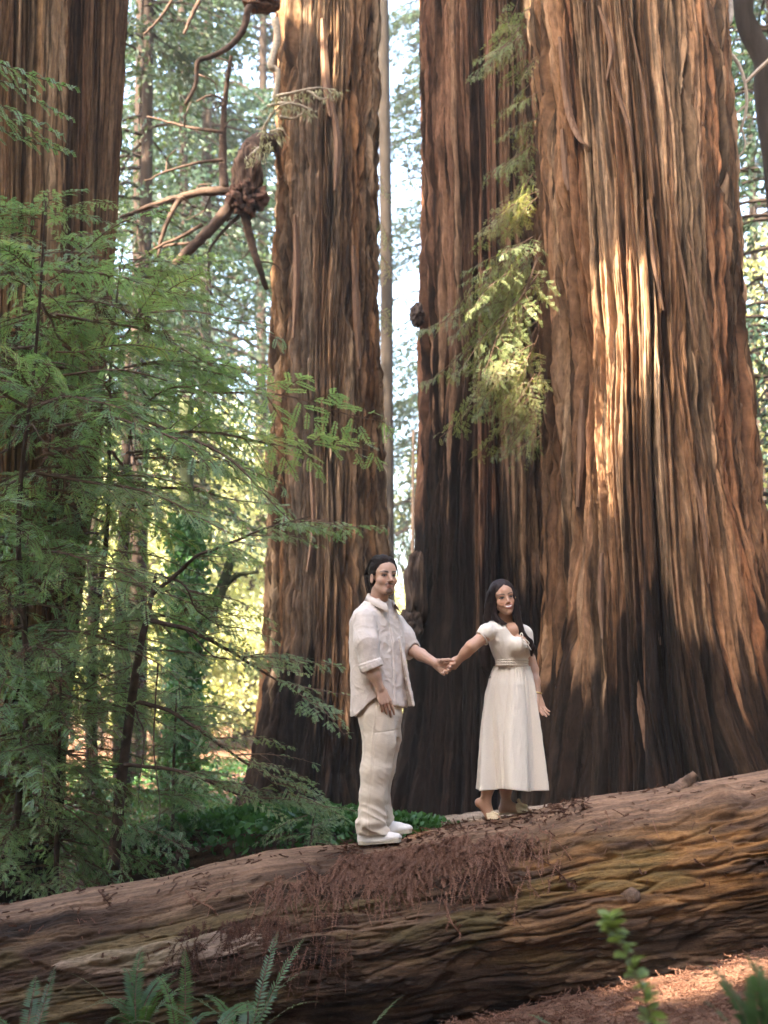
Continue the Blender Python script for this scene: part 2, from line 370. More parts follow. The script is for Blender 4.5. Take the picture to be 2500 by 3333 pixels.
leftA, leftA_b, _ = redwood('left redwood trunk, the paler and nearer of a leaning fused pair', LA_P, 13.6, 4, nf=420, nb=70, f1=10, z1=0.25, a1=0.08, f2=28, z2=0.6, a2=0.03, tw=0.08, dark=0.85,
    cols=((0.36, 0.215, 0.11), (0.52, 0.345, 0.195), (0.26, 0.135, 0.066)), char=(1.0, 0.4), lobes=0.04, step=0.07)
LB_P = [(-300, 218, 418), (0, 205, 410), (480, 190, 391), (810, 180, 374), (1490, 112, 325), (1820, 88, 283), (2300, 50, 228), (2900, 0, 180)]
leftB, leftB_b, _ = redwood('slimmer dark redwood trunk leaning at the side of its paler neighbour', LB_P, 14.4, 5, nf=320, nb=60, f1=11, z1=0.25, a1=0.07, f2=28, z2=0.7, a2=0.03, tw=0.08, dark=0.85,
    cols=((0.21, 0.12, 0.062), (0.33, 0.205, 0.115), (0.14, 0.07, 0.036)), char=(1.0, 0.4), lobes=0.03, step=0.07)

# loose strips of bark standing off the trunks
def strip(parent, base, pts, Y, wd, seed, colr=M_LIMB, name='bark_strip'):
    P = np.array([at(px, py, Y + dy) for px, py, dy in pts]) - base
    P = spline(P, 14); n = len(P); u = np.linspace(0, 1, n)
    wv = wd * (0.35 + 0.65 * np.sin(np.pi * np.clip(u * 0.9 + 0.08, 0, 1))) * (1 + 0.3 * noise3(u * 5 + seed, 0 * u, 0 * u))
    L = P + np.stack([-wv / 2, 0 * wv, 0 * wv], 1); R_ = P + np.stack([wv / 2, 0.012 + 0 * wv, 0 * wv], 1); Fr = P + np.stack([0 * wv, -0.02 - 0 * wv, 0 * wv], 1); Bk = P + np.stack([0 * wv, 0.02 + 0 * wv, 0 * wv], 1)
    V = np.stack([L, Fr, R_, Bk], 1).reshape(-1, 3)
    return link(name, mesh_np(name, V, grid_faces(n, 4, True), False, colr), parent)
t = NT('shed bark'); o_ = t.obj; n_ = t.noise(t.map(o_, (50, 50, 5)), 1.0, 4, 0.6)
t.bsdf(t.ramp(n_, [(0.3, (0.10, 0.052, 0.030)), (0.7, (0.24, 0.145, 0.092))]), 0.9, 0.15, t.bump(n_, 0.6, 0.01)); M_STRIP = t.m
rs = np.random.default_rng(5)
FR = -0.95
GS = [((1822, 120), (1845, 330), (1880, 440), (1918, 480)), ((1830, 420), (1842, 560), (1852, 620)), ((1950, 20), (1990, 150), (1976, 260)), ((1990, 230), (2020, 330), (2050, 430), (2062, 560)), ((2050, 60), (2090, 260), (2110, 420), (2130, 640)),
      ((2290, -40), (2310, 90), (2342, 180)), ((2110, 650), (2130, 850), (2160, 1010)),
      ((2190, 700), (2230, 900), (2260, 1080), (2290, 1180)), ((2240, 760), (2290, 980), (2330, 1140)), ((1895, 1300), (1890, 1480), (1880, 1650)), ((1960, 1800), (1955, 1930), (1962, 2080)),
      ((2100, 1700), (2130, 1900), (2150, 2100)), ((2250, 1500), (2290, 1700), (2310, 1900)), ((1810, 1250), (1820, 1450), (1800, 1600)), ((2070, 2200), (2100, 2380), (2120, 2500))]
for i, g in enumerate(GS):
    # follow the surface of the trunk: depth from its radius at that height
    pts = []
    for px, py in g:
        p = at(px, py, 13.4); zz, cxx, rrr = giant_i; r_ = np.interp(p[2], zz, rrr); c_ = np.interp(p[2], zz, cxx)
        dx = np.clip((p[0] - c_) / r_, -0.97, 0.97); pts.append((px, py, -r_ * math.sqrt(1 - dx * dx) - 0.02))
    strip(giant, giant_b, pts, 14.4, rs.uniform(0.03, 0.075), i, M_STRIP)
MS = [((1050, 60), (1060, 250), (1075, 380)), ((900, 40), (895, 200), (905, 330)), ((960, 700), (965, 900), (955, 1100)), ((1080, 330), (1100, 470), (1090, 620)), ((1010, 1500), (1020, 1700), (1000, 1860)), ((1150, 800), (1160, 1010), (1170, 1200))]
for i, g in enumerate(MS):
    pts = []
    for px, py in g:
        p = at(px, py, 17.4); zz, cxx, rrr = mid_i; r_ = np.interp(p[2], zz, rrr); c_ = np.interp(p[2], zz, cxx)
        dx = np.clip((p[0] - c_) / r_, -0.97, 0.97); pts.append((px, py, -r_ * math.sqrt(1 - dx * dx) - 0.02))
    strip(mid, mid_b, pts, 18.0, rs.uniform(0.05, 0.1), i + 40, M_STRIP)

# a lumpy burl: displaced ball
def burl_mesh(name, c, r3, seed, colr=((0.13, 0.075, 0.048), (0.22, 0.14, 0.09)), amp=0.22, freq=1.0, nr=60, nc=90):
    ph = np.linspace(0.02, np.pi - 0.02, nr); th = np.linspace(0, 2 * np.pi, nc, endpoint=False); T, P_ = np.meshgrid(th, ph)
    D = np.stack([np.sin(P_) * np.cos(T), np.sin(P_) * np.sin(T), np.cos(P_)], -1)
    n = fbm(D[..., 0] * 1.6 * freq + seed, D[..., 1] * 1.6 * freq, D[..., 2] * 1.6 * freq, 3); n2 = noise3(D[..., 0] * 7 + seed, D[..., 1] * 7, D[..., 2] * 2)
    s = 1 + amp * n * 1.5 - 0.035 * np.exp(-(n2 / 0.12) ** 2)
    V = np.array(c) + D * s[..., None] * np.array(r3)
    w_ = sstep(-0.3, 0.4, n + n2)[..., None]; cc = np.array(colr[0]) * (1 - w_) + np.array(colr[1]) * w_
    uv = np.stack([T * r3[0], P_ * r3[2]], -1)
    return mesh_np(name, V.reshape(-1, 3), grid_faces(nr, nc, True), True, M_BARK, cc.reshape(-1, 3), uv.reshape(-1, 2))
# burl on the left flank of the dark trunk, and the dark knot above it
link('burl', burl_mesh('burl', at(1354, 1935, 15.8) - cent_b, (0.115, 0.2, 0.42), 3.0, ((0.035, 0.023, 0.016), (0.085, 0.054, 0.036)), 0.24, 0.8), cent)
link('burl', burl_mesh('burl', at(1335, 2040, 15.65) - cent_b, (0.12, 0.15, 0.16), 8.0, ((0.03, 0.02, 0.014), (0.075, 0.048, 0.032)), 0.3), cent)
link('knot', burl_mesh('knot', at(1358, 1028, 16.0) - cent_b, (0.075, 0.1, 0.12), 5.0, ((0.05, 0.035, 0.03), (0.10, 0.07, 0.05)), 0.3), cent)
# the big burl hanging from the middle trunk, with its limbs
BY = 17.4
def limb(parent, base, pts, r0, r1, mat=M_LIMB, seg=9, name='limb', n=26, rough=0.35, seed=0):
    P = spline(np.array([at(*p) for p in pts]) - base, n)
    P = P + 0.02 * np.stack([noise3(np.arange(n) * 0.4 + seed, 0 * np.arange(n), k + 0.5 + 0 * np.arange(n)) for k in range(3)], 1) * np.linspace(0, 1, n)[:, None]
    V, Fq = tube_arrays(P, np.linspace(r0, r1, n), seg, rough, seed)
    return link(name, mesh_np(name, V, Fq, True, mat), parent)
bl = link('burl', burl_mesh('burl', at(806, 570, BY) - mid_b, (0.17, 0.16, 0.36), 11.0, ((0.06, 0.036, 0.025), (0.16, 0.10, 0.066)), 0.3), mid)
link('burl', burl_mesh('burl', at(800, 645, BY - 0.05) - mid_b, (0.21, 0.18, 0.19), 15.0, ((0.04, 0.024, 0.017), (0.17, 0.09, 0.06)), 0.42, 1.6), mid)
limb(mid, mid_b, [(960, 480, 18.3), (880, 462, 17.9), (835, 475, 17.6), (812, 510, BY)], 0.12, 0.13, seed=1)
for i, (pts, r0, r1) in enumerate([
    ([(770, 650, BY), (690, 740, BY - .1), (600, 830, BY - .2), (500, 930, BY - .3)], 0.075, 0.04),
    ([(765, 625, BY), (680, 622, BY), (590, 640, BY + .1), (500, 668, BY + .1), (390, 712, BY)], 0.06, 0.022),
    ([(590, 640, BY + .1), (555, 700, BY), (522, 790, BY), (515, 860, BY)], 0.035, 0.015),
    ([(730, 615, BY), (725, 520, BY + .1), (728, 380, BY + .1), (735, 300, BY + .1), (752, 180, BY)], 0.055, 0.02),
    ([(795, 690, BY), (815, 780, BY), (840, 860, BY), (865, 940, BY + .2)], 0.055, 0.03),
    ([(660, 730, BY - .1), (590, 770, BY - .1), (520, 800, BY - .1), (440, 850, BY)], 0.025, 0.012),
    ([(630, 790, BY - .2), (540, 800, BY), (480, 830, BY)], 0.02, 0.01),
    ([(780, 700, BY), (720, 760, BY), (680, 830, BY), (690, 960, BY)], 0.02, 0.012),
    ([(905, 20, 17.6), (850, 5, 17.4), (812, 20, 17.2), (795, 90, 17.2), (750, 150, 17.2), (690, 185, 17.2), (645, 200, 17.2), (635, 280, 17.2), (600, 340, 17.2)], 0.05, 0.02),
    ([(725, 430, BY), (650, 420, BY), (560, 400, BY + .2), (480, 380, BY + .3)], 0.022, 0.01),
    ([(725, 520, BY), (640, 530, BY), (540, 560, BY), (470, 590, BY)], 0.02, 0.01),
    ([(735, 330, BY), (690, 310, BY), (640, 330, BY)], 0.018, 0.008),
    ([(560, 0, 17.5), (520, 60, 17.5), (470, 110, 17.4)], 0.02, 0.012),
    ([(650, 0, 18.6), (620, 60, 18.6), (600, 110, 18.6)], 0.03, 0.018)]):
    limb(mid, mid_b, pts, r0, r1, seed=i * 3 + 2)
rt_ = np.random.default_rng(44)
for i, (px, py) in enumerate([(590, 640), (640, 628), (540, 655), (480, 672), (430, 690), (690, 622), (620, 800), (560, 860), (650, 760), (728, 420), (730, 340), (740, 260), (600, 415), (540, 560), (820, 800), (835, 850), (690, 185), (640, 240), (520, 850), (740, 720), (500, 790)]):
    a_ = rt_.uniform(0, 6.28); l_ = rt_.uniform(50, 130); limb(mid, mid_b, [(px, py, BY), (px + 0.5 * l_ * math.cos(a_) + rt_.normal() * 12, py + 0.5 * l_ * math.sin(a_), BY + rt_.normal() * 0.1), (px + l_ * math.cos(a_ + 0.4), py + l_ * math.sin(a_ + 0.4), BY + rt_.normal() * 0.15)], 0.012, 0.004, M_LIMB, 5, 'twig', 10, 0.3, i)
link('burl', burl_mesh('burl', at(850, 10, 17.3) - mid_b, (0.22, 0.18, 0.11), 21.0, ((0.06, 0.035, 0.025), (0.15, 0.075, 0.04)), 0.3), mid)
M_LICHEN = mat_simple('lichen grey twig', (0.33, 0.27, 0.19), 0.9, 0.15, 30, 0.35, 0.5)
for i, pts in enumerate([[(900, 312, 17.0), (960, 300, 16.9), (1030, 285, 16.9), (1090, 288, 16.9)], [(870, 345, 17), (930, 335, 16.9), (990, 345, 16.9), (1020, 360, 16.9)], [(1000, 295, 16.9), (1040, 320, 16.9), (1062, 318, 16.9)],
        [(850, 470, 17.2), (862, 410, 17), (905, 350, 16.9), (950, 335, 16.8)], [(880, 430, 17), (915, 420, 16.9), (935, 440, 16.9)], [(845, 480, 17.1), (820, 500, 17), (808, 510, 17)],
        [(910, 380, 16.9), (950, 385, 16.9), (985, 370, 16.8)], [(895, 60, 17.2), (903, 130, 17.2), (880, 210, 17.1), (905, 235, 17.1), (895, 330, 17.1)]]):
    limb(mid, mid_b, pts, 0.02 if i < 7 else 0.05, 0.006 if i < 7 else 0.03, M_LICHEN, 6, 'twig', 16, 0.5, i)

# ------------------------------------------------------------------ the fallen log the couple stands on
LOG_TOP = [(-420, 3010), (0, 2946), (301, 2892), (527, 2858), (716, 2809), (866, 2775), (1000, 2758), (1168, 2745), (1325, 2720), (1514, 2677), (1740, 2641), (1890, 2603), (2192, 2558), (2500, 2506), (2900, 2450)]
LY = 10.0
_lt = np.array([at(px, py, LY) for px, py in LOG_TOP])
LOG_R0 = 0.62
def log_axis(x):
    """centre height and radius of the log at world x"""
    zt = np.interp(x, _lt[:, 0], _lt[:, 2]); r = np.interp(x, [-3.2, -1, 0.5, 2.0, 3.2], [0.60, 0.61, 0.62, 0.67, 0.70]); return zt - r, r
def log_disp(X, PH):
    s_, c_ = np.sin(PH), np.cos(PH)
    wv = 0.06 * noise3(X * 0.7, c_ * 1.2, s_ * 1.2) + 0.02 * noise3(X * 2.5, c_ * 5, s_ * 5)
    C, S = np.cos(PH + wv), np.sin(PH + wv)
    n1 = noise3(X * 0.8, C * 5.0, S * 5.0 + 4) + 0.5 * noise3(X * 2.4 + 9, C * 10, S * 10)
    n2 = noise3(X * 2.4 + 20, C * 14, S * 14)
    n3 = noise3(X * 6.5 + 50, C * 32, S * 32)
    low = noise3(X * 0.6 + 3, C * 1.2, S * 1.2)
    top = sstep(0.35, 0.95, s_)                                # walked-on, weathered top is smoother
    lay = noise3(X * 0.9 + 31, C * 2.6, S * 2.6) + 0.25 * noise3(X * 5 + 31, C * 6, S * 6); step = sstep(-0.02, 0.03, lay) + sstep(0.18, 0.22, lay + 0.1 * noise3(X * 6, C * 6, S * 6))
    d = 0.03 * low + (0.028 * (step - 1)) * (1 - 0.7 * top) - (0.034 * np.exp(-(n1 / 0.05) ** 2) * sstep(-0.15, 0.25, low + 0.5 * n2) + 0.016 * np.exp(-(n2 / 0.09) ** 2) * sstep(-0.2, 0.2, noise3(X * 1.3 + 60, C * 3, S * 3))) * (1 - 0.75 * top) - 0.009 * np.exp(-(n3 / 0.12) ** 2) * sstep(-0.15, 0.25, noise3(X * 2.1 + 80, C * 4, S * 4)) + 0.012 * noise3(X * 4, C * 6, S * 6) + 0.008 * noise3(X * 11, C * 14, S * 14) + 0.012 * (sstep(0.1, 0.14, noise3(X * 3.5 + 70, C * 7, S * 7)))
    # the top is worn hollow where people stand and walk
    d = d - 2.5 * np.interp(X, (np.array([1150, 1240, 1290, 1330, 1450, 1540, 1600, 1640, 1690, 1740, 1790]) - 1250) * LY / F, [0, 0.010, 0.017, 0.004, 0, 0.002, 0.018, 0.020, 0.016, 0.008, 0]) * sstep(0.90, 0.96, s_)
    return d, n1, n2, lay, low, C, S
def log_point(x, ph, off=0.0):
    x = np.asarray(x, float); ph = np.asarray(ph, float); zc, r = log_axis(x); d = log_disp(x, ph)[0] * np.where(np.sin(ph) > 0.9, 0.4, 1.0)
    rr = r + d + off
    return np.stack([x, LY - rr * np.cos(ph), zc + rr * np.sin(ph)], -1)      # ph = pi/2 on top, 0 faces the camera
lx = np.arange(-3.3, 3.4, 0.0125); ph = np.concatenate([np.linspace(-0.5 * np.pi, 0.62 * np.pi, 340), np.linspace(0.64 * np.pi, 1.48 * np.pi, 36)])
PH, LX = np.meshgrid(ph, lx)
d, n1, n2, lay, low, C, S = log_disp(LX, PH)
zc, r_ = log_axis(LX); d = d * np.where(np.sin(PH) > 0.9, 0.4, 1.0)
for kx, kp, kr, ka in ((2.02, 1.05, 0.10, 0.05), (2.35, 0.55, 0.12, 0.07), (2.1, 0.25, 0.1, 0.05), (1.35, 0.2, 0.12, 0.03), (-1.9, 1.0, 0.1, 0.03)):   # swollen knots
    d = d + ka * np.exp(-(((LX - kx) / kr) ** 2 + ((PH - kp) * 0.62 / kr) ** 2))
R = r_ + d
V = np.stack([LX, LY - R * np.cos(PH), zc + R * np.sin(PH)], -1)
s_ = np.sin(PH)
# wood colours: dusty tan on top, grey-brown sides, ochre rot on the right flank, a bare pale scar at left, moss bands
q = noise3(LX * 1.5, C * 5, S * 5 + 7) + 0.4 * noise3(LX * 5, C * 9, S * 9 + 7); q2 = noise3(LX * 3.2 + 11, C * 18, S * 18); q3 = fbm(LX * 1.1 + 4, C * 2, S * 2, 3)
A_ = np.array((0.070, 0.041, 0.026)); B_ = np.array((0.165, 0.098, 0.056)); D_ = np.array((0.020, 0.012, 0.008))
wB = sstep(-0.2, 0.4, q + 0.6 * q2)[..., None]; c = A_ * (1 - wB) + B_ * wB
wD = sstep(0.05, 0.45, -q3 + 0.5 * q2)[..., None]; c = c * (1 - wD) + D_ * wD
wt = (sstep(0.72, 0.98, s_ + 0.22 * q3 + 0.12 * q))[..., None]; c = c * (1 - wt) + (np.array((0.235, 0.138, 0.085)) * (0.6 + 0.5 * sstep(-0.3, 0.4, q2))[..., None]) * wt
ochre = (sstep(0.4, 1.2, LX + 0.5 * q3) * sstep(0.85, 0.6, s_ + 0.2 * q3) * sstep(-0.35, 0.15, s_ + 0.3 * q3) * sstep(-0.25, 0.2, q + 0.4 * q2 + 0.1))[..., None]
c = c * (1 - 0.7 * ochre) + np.array((0.22, 0.105, 0.034)) * (0.5 + 0.9 * sstep(-0.3, 0.4, q2))[..., None] * 0.7 * ochre
scar = (np.exp(-(((LX + 1.25) / 0.75) ** 2 + ((PH - 0.36 + 0.08 * (LX + 1.2)) / 0.16) ** 2) * 1.2) > 0.42 + 0.3 * q3)[..., None] * 1.0
c = c * (1 - 0.8 * scar) + np.array((0.36, 0.25, 0.18)) * (0.85 + 0.5 * q2[..., None]) * 0.8 * scar
moss = (sstep(0.02, 0.30, q3 + 0.5 * q - 0.12 + 0.25 * sstep(1.0, -2.0, LX)) * sstep(0.75, 0.5, s_) * sstep(-0.6, -0.1, s_))[..., None]
c = c * (1 - 0.32 * moss) + np.array((0.115, 0.105, 0.03)) * 0.32 * moss
log_e = empty('fallen_log', (0, LY, float(gz(0, LY))), 'massive weathered fallen redwood log the couple stands on', 'log')
LB = np.array([0, LY, float(gz(0, LY))])
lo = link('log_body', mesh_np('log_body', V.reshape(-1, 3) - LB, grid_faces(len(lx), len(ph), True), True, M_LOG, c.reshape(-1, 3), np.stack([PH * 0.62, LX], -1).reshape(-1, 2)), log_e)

def stub(p, dirv, ln, r0, r1, seed):
    P = np.array(p); dv = np.array(dirv, float); dv /= np.linalg.norm(dv)
    n = 12; u = np.linspace(-0.25, 1, n)[:, None]; Q = P + dv * ln * u + np.array([0.02, 0, 0]) * (u ** 2)
    rr = r0 + (r1 - r0) * np.clip(u[:, 0], 0, 1) ** 0.6; V, Fq = tube_arrays(Q - LB, rr, 18, 0.45, seed)
    cc = np.array((0.16, 0.10, 0.068)) * (0.5 + 0.8 * sstep(-0.4, 0.4, noise3(V[:, 0] * 20, V[:, 1] * 20, V[:, 2] * 20)))[:, None]
    uv = np.stack([V[:, 0] + V[:, 1], V[:, 2]], 1)
    return link('limb_stub', mesh_np('limb_stub', V, Fq, True, M_LOG, cc, uv), log_e)
p = log_point(1.84, 1.42, -0.03); stub(p, (0.45, -0.1, 0.75), 0.13, 0.085, 0.022, 1)
p = log_point(1.93, 1.40, -0.03); stub(p, (0.85, -0.2, 0.25), 0.13, 0.05, 0.012, 5)
p = log_point(2.32, 0.62, -0.02); stub(p, (0.2, -0.9, 0.1), 0.05, 0.075, 0.03, 3)
p = log_point(1.43, 0.16); stub(p, (0.2, -0.9, 0.1), 0.06, 0.06, 0.03, 4)
# ------------------------------------------------------------------ foliage
def nrm(v): return v / (np.linalg.norm(v, axis=-1, keepdims=True) + 1e-12)
def rnd_unit(rg, n): return nrm(rg.normal(size=(n, 3)))

M_NEEDLE = mat_leaf('redwood needles', [(0.2, (0.12, 0.20, 0.11)), (0.5, (0.20, 0.31, 0.16)), (0.72, (0.27, 0.37, 0.17)), (0.92, (0.37, 0.33, 0.14))], 0.52, 0.38, 0.5)
M_NEEDLE_Y = mat_leaf('yellowing redwood needles', [(0.2, (0.12, 0.19, 0.085)), (0.5, (0.20, 0.25, 0.10)), (0.75, (0.28, 0.26, 0.11)), (0.95, (0.31, 0.20, 0.09))], 0.4)
M_DEADN = mat_leaf('dead brown needles', [(0.2, (0.035, 0.015, 0.010)), (0.5, (0.095, 0.042, 0.025)), (0.8, (0.24, 0.125, 0.08))], 0.05, 0.8, 0.15, tint=(1, 0.8, 0.6))
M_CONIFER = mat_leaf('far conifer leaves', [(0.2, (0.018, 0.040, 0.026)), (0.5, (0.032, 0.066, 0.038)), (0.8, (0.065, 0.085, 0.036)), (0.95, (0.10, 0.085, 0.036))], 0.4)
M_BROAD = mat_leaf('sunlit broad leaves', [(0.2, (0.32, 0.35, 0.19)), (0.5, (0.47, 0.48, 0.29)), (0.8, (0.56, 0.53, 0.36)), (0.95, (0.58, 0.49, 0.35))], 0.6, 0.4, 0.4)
M_FERN = mat_leaf('fern green', [(0.2, (0.03, 0.065, 0.022)), (0.5, (0.05, 0.10, 0.032)), (0.8, (0.08, 0.14, 0.04)), (0.95, (0.15, 0.19, 0.045))], 0.35)
M_SORREL = mat_leaf('ground leaves', [(0.2, (0.03, 0.08, 0.025)), (0.5, (0.05, 0.13, 0.035)), (0.8, (0.08, 0.18, 0.045))], 0.35)

def two_mat(name, Vn, Fn, Vt, Ft, mn, mt):
    V = np.vstack([Vn, Vt]); Fq = np.vstack([Fn, Ft + len(Vn)])
    m = mesh_np(name, V, Fq, False, mn); m.materials.append(mt)
    mi = np.zeros(len(Fq), np.int32); mi[len(Fn):] = 1; m.polygons.foreach_set('material_index', mi); return m

def make_bough(seed, L=1.0, sec=0.34, sp_sec=0.058, sp_t=0.036, nl=0.021, nw=0.0088, nsp=0.0078, droop=0.25, dead=0.0, mn=None, mt=None, name='bough', flat=0.16, feather=False):
    rg = np.random.default_rng(seed); NV = []; tw = Soup()
    u = np.linspace(0, 1, 14)
    A = np.stack([L * u, 0.10 * L * noise3(u * 2 + seed, 0 * u, 0 * u), 0.08 * L * noise3(u * 2, 0 * u + 7.7, 0 * u + seed) - droop * L * u ** 2], 1)
    tw.tube(A, np.linspace(0.009, 0.002, 14) * max(0.5, L), 4)
    def needles(P0, D, l, N, tp=True):
        """rows of needles both sides of a twig from P0 along D, blades lying across N"""
        n = max(3, int(l / nsp)); s = (np.arange(n) + 0.5) / n * l
        Sd = nrm(np.cross(N, D)); taper = np.clip(0.55 + 1.2 * np.minimum(s / l * 2, (1 - s / l) * 1.6), 0.3, 1.0) if tp is True else np.full(n, tp)
        sag = -0.5 * (s / max(l, 0.05)) ** 2 * 0.04 * l / 0.1
        C = P0 + D * s[:, None] + np.array([0, 0, 1.0]) * sag[:, None]
        for sg in (-1, 1):
            jit = rg.normal(size=(n, 3)) * 0.10
            dirn = nrm(Sd * sg + D * 0.55 + jit)
            tip = C + dirn * (nl * taper * rg.uniform(0.8, 1.2, n))[:, None]
            mdl = C + dirn * (nl * taper * 0.45)[:, None]
            wv = D * nw
            NV.append(np.stack([C, mdl + wv * 0.5, tip, mdl - wv * 0.5], 1))
    x = 0.10 * L; side = 1
    while x < L * 0.985:
        f = x / L; i = min(int(f * 13), 12); fr = f * 13 - i; p = A[i] * (1 - fr) + A[i + 1] * fr; T = nrm(A[i + 1] - A[i])
        sl_ = sec * (np.clip(1.25 - f, 0.12, 1) * min(1, 0.45 + f * 2.2)) * rg.uniform(0.65, 1.15)
        a = rad(rg.uniform(38, 62)) * side
        D = np.array([math.cos(a) * T[0] - math.sin(a) * T[1], math.sin(a) * T[0] + math.cos(a) * T[1], T[2] * 0.6 + rg.normal() * flat * 0.6 - 0.08]); D = nrm(D)
        N = nrm(np.array([rg.normal() * flat, rg.normal() * flat, 1.0]))
        e = p + D * sl_ + np.array([0, 0, -0.25 * sl_ * sl_ / 0.3])
        Q = spline([p, (p + e) / 2 + np.array([0, 0, 0.02]), e], 7); tw.tube(Q, np.linspace(0.0032, 0.0012, 7), 3)
        if feather:
            for j_ in range(6): needles(Q[j_], nrm(Q[j_ + 1] - Q[j_]), float(np.linalg.norm(Q[j_ + 1] - Q[j_])), N, 1.15 - 0.1 * j_)
        elif rg.random() > dead:
            y = 0.03; s2 = 1
            while y < sl_:
                g = y / sl_; j = min(int(g * 6), 5); h = g * 6 - j; pp = Q[j] * (1 - h) + Q[j + 1] * h; TT = nrm(Q[j + 1] - Q[j])
                tl = (0.035 + 0.085 * (1 - g)) * rg.uniform(0.6, 1.2); b = rad(rg.uniform(40, 60)) * s2
                S_ = nrm(np.cross(N, TT)); DD = nrm(TT * math.cos(b) + S_ * math.sin(b) + np.array([0, 0, rg.normal() * 0.12 - 0.05]))
                if rg.random() > 0.12: needles(pp, DD, tl * 1.15, nrm(N + rg.normal(size=3) * 0.14))
                y += sp_t * rg.uniform(0.7, 1.3); s2 = -s2
            needles(Q[4], nrm(Q[6] - Q[4]), float(np.linalg.norm(Q[6] - Q[4])) + 0.03, N)
        x += sp_sec * rg.uniform(0.6, 1.4); side = -side
    Vn = np.concatenate(NV).reshape(-1, 3); q = np.arange(len(Vn) // 4)[:, None] * 4
    Fn = np.vstack([q + np.array([0, 1, 2]), q + np.array([0, 2, 3])])
    Vt = np.vstack(tw.V); Ft = np.vstack(tw.F)
    return two_mat(name, Vn, Fn, Vt, Ft, mn or M_NEEDLE, mt or M_TWIG)

BOUGH = [make_bough(10 + i, L, s_, droop=d_) for i, (L, s_, d_) in enumerate([(1.1, 0.36, 0.22), (0.9, 0.32, 0.3), (1.2, 0.34, 0.12), (0.7, 0.28, 0.2), (1.0, 0.30, 0.4)])]
FEATH = [make_bough(70 + i, L, s_, sp_sec=0.04, nl=0.024, nw=0.009, nsp=0.0072, droop=d_, feather=True) for i, (L, s_, d_) in enumerate([(0.75, 0.22, 0.2), (0.6, 0.2, 0.35), (0.9, 0.25, 0.15)])]
BARE = [make_bough(30 + i, 1.0, 0.3, sp_sec=0.09, droop=0.15, dead=0.55) for i in range(3)]
BROWN = [make_bough(35 + i, 0.6, 0.2, droop=0.5, dead=0.3, mn=M_DEADN) for i in range(2)]
HANG = [make_bough(40 + i, L, s_, droop=0.05, mn=M_NEEDLE_Y, sp_sec=0.06, sp_t=0.034, nl=0.022, nw=0.006, flat=0.35) for i, (L, s_) in enumerate([(1.3, 0.42), (1.0, 0.36), (0.8, 0.3)])]

def orient(yaw, pitch, roll): return Euler((roll, -pitch, yaw), 'XYZ')
def place(mesh, parent, base, p, yaw, pitch, roll, s, name='bough'):
    o = bpy.data.objects.new(name, mesh); COL.objects.link(o); o.parent = parent
    o.location = tuple(np.asarray(p) - base); o.rotation_mode = 'XYZ'; o.rotation_euler = orient(yaw, pitch, roll); o.scale = (s, s, s); return o

def sapling(label, pts, r0, r1, nb, lenf, seed, ymin=None, pitchf=None, meshes=None, t0=0.12, yaws=None, brown=0.08, group='young redwoods at left'):
    P = np.array([at(*p) for p in pts]); base = np.array([P[0][0], P[0][1], float(gz(P[0][0], P[0][1]))])
    e = empty('young_redwood', base, label, 'tree', group)
    Q = spline(P, 40); V, Fq = tube_arrays(Q - base, np.linspace(r0, r1, 40), 9, 0.25, seed)
    link('trunk', mesh_np('trunk', V, Fq, True, M_LIMB), e)
    rg = np.random.default_rng(seed); meshes = meshes or (BOUGH + FEATH); n = 0; tries = 0
    while n < nb and tries < nb * 4:
        tries += 1
        f = t0 + (1 - t0) * (n + rg.random()) / nb; i = min(int(f * 39), 38); p = Q[i] + (Q[i + 1] - Q[i]) * (f * 39 - i)
        yaw = rg.uniform(-math.pi, math.pi) if yaws is None else rg.uniform(*yaws)
        s = lenf(f) * rg.uniform(0.75, 1.15); pitch = (pitchf(f) if pitchf else 0.15 * (2 * f - 1)) + rg.normal() * 0.14
        tip = p + np.array([math.cos(yaw), math.sin(yaw), 0]) * s
        if tip[1] < (8.6 if ymin is None else ymin): continue
        me = BROWN[rg.integers(2)] if rg.random() < brown else meshes[rg.integers(len(meshes))]
        st = p + np.array([math.cos(yaw), math.sin(yaw), 0]) * (0.05 + 0.35 * max(0, s - 0.7) * rg.random())
        place(me, e, base, st, yaw, pitch, rg.normal() * 0.42, s); n += 1
    return e, base

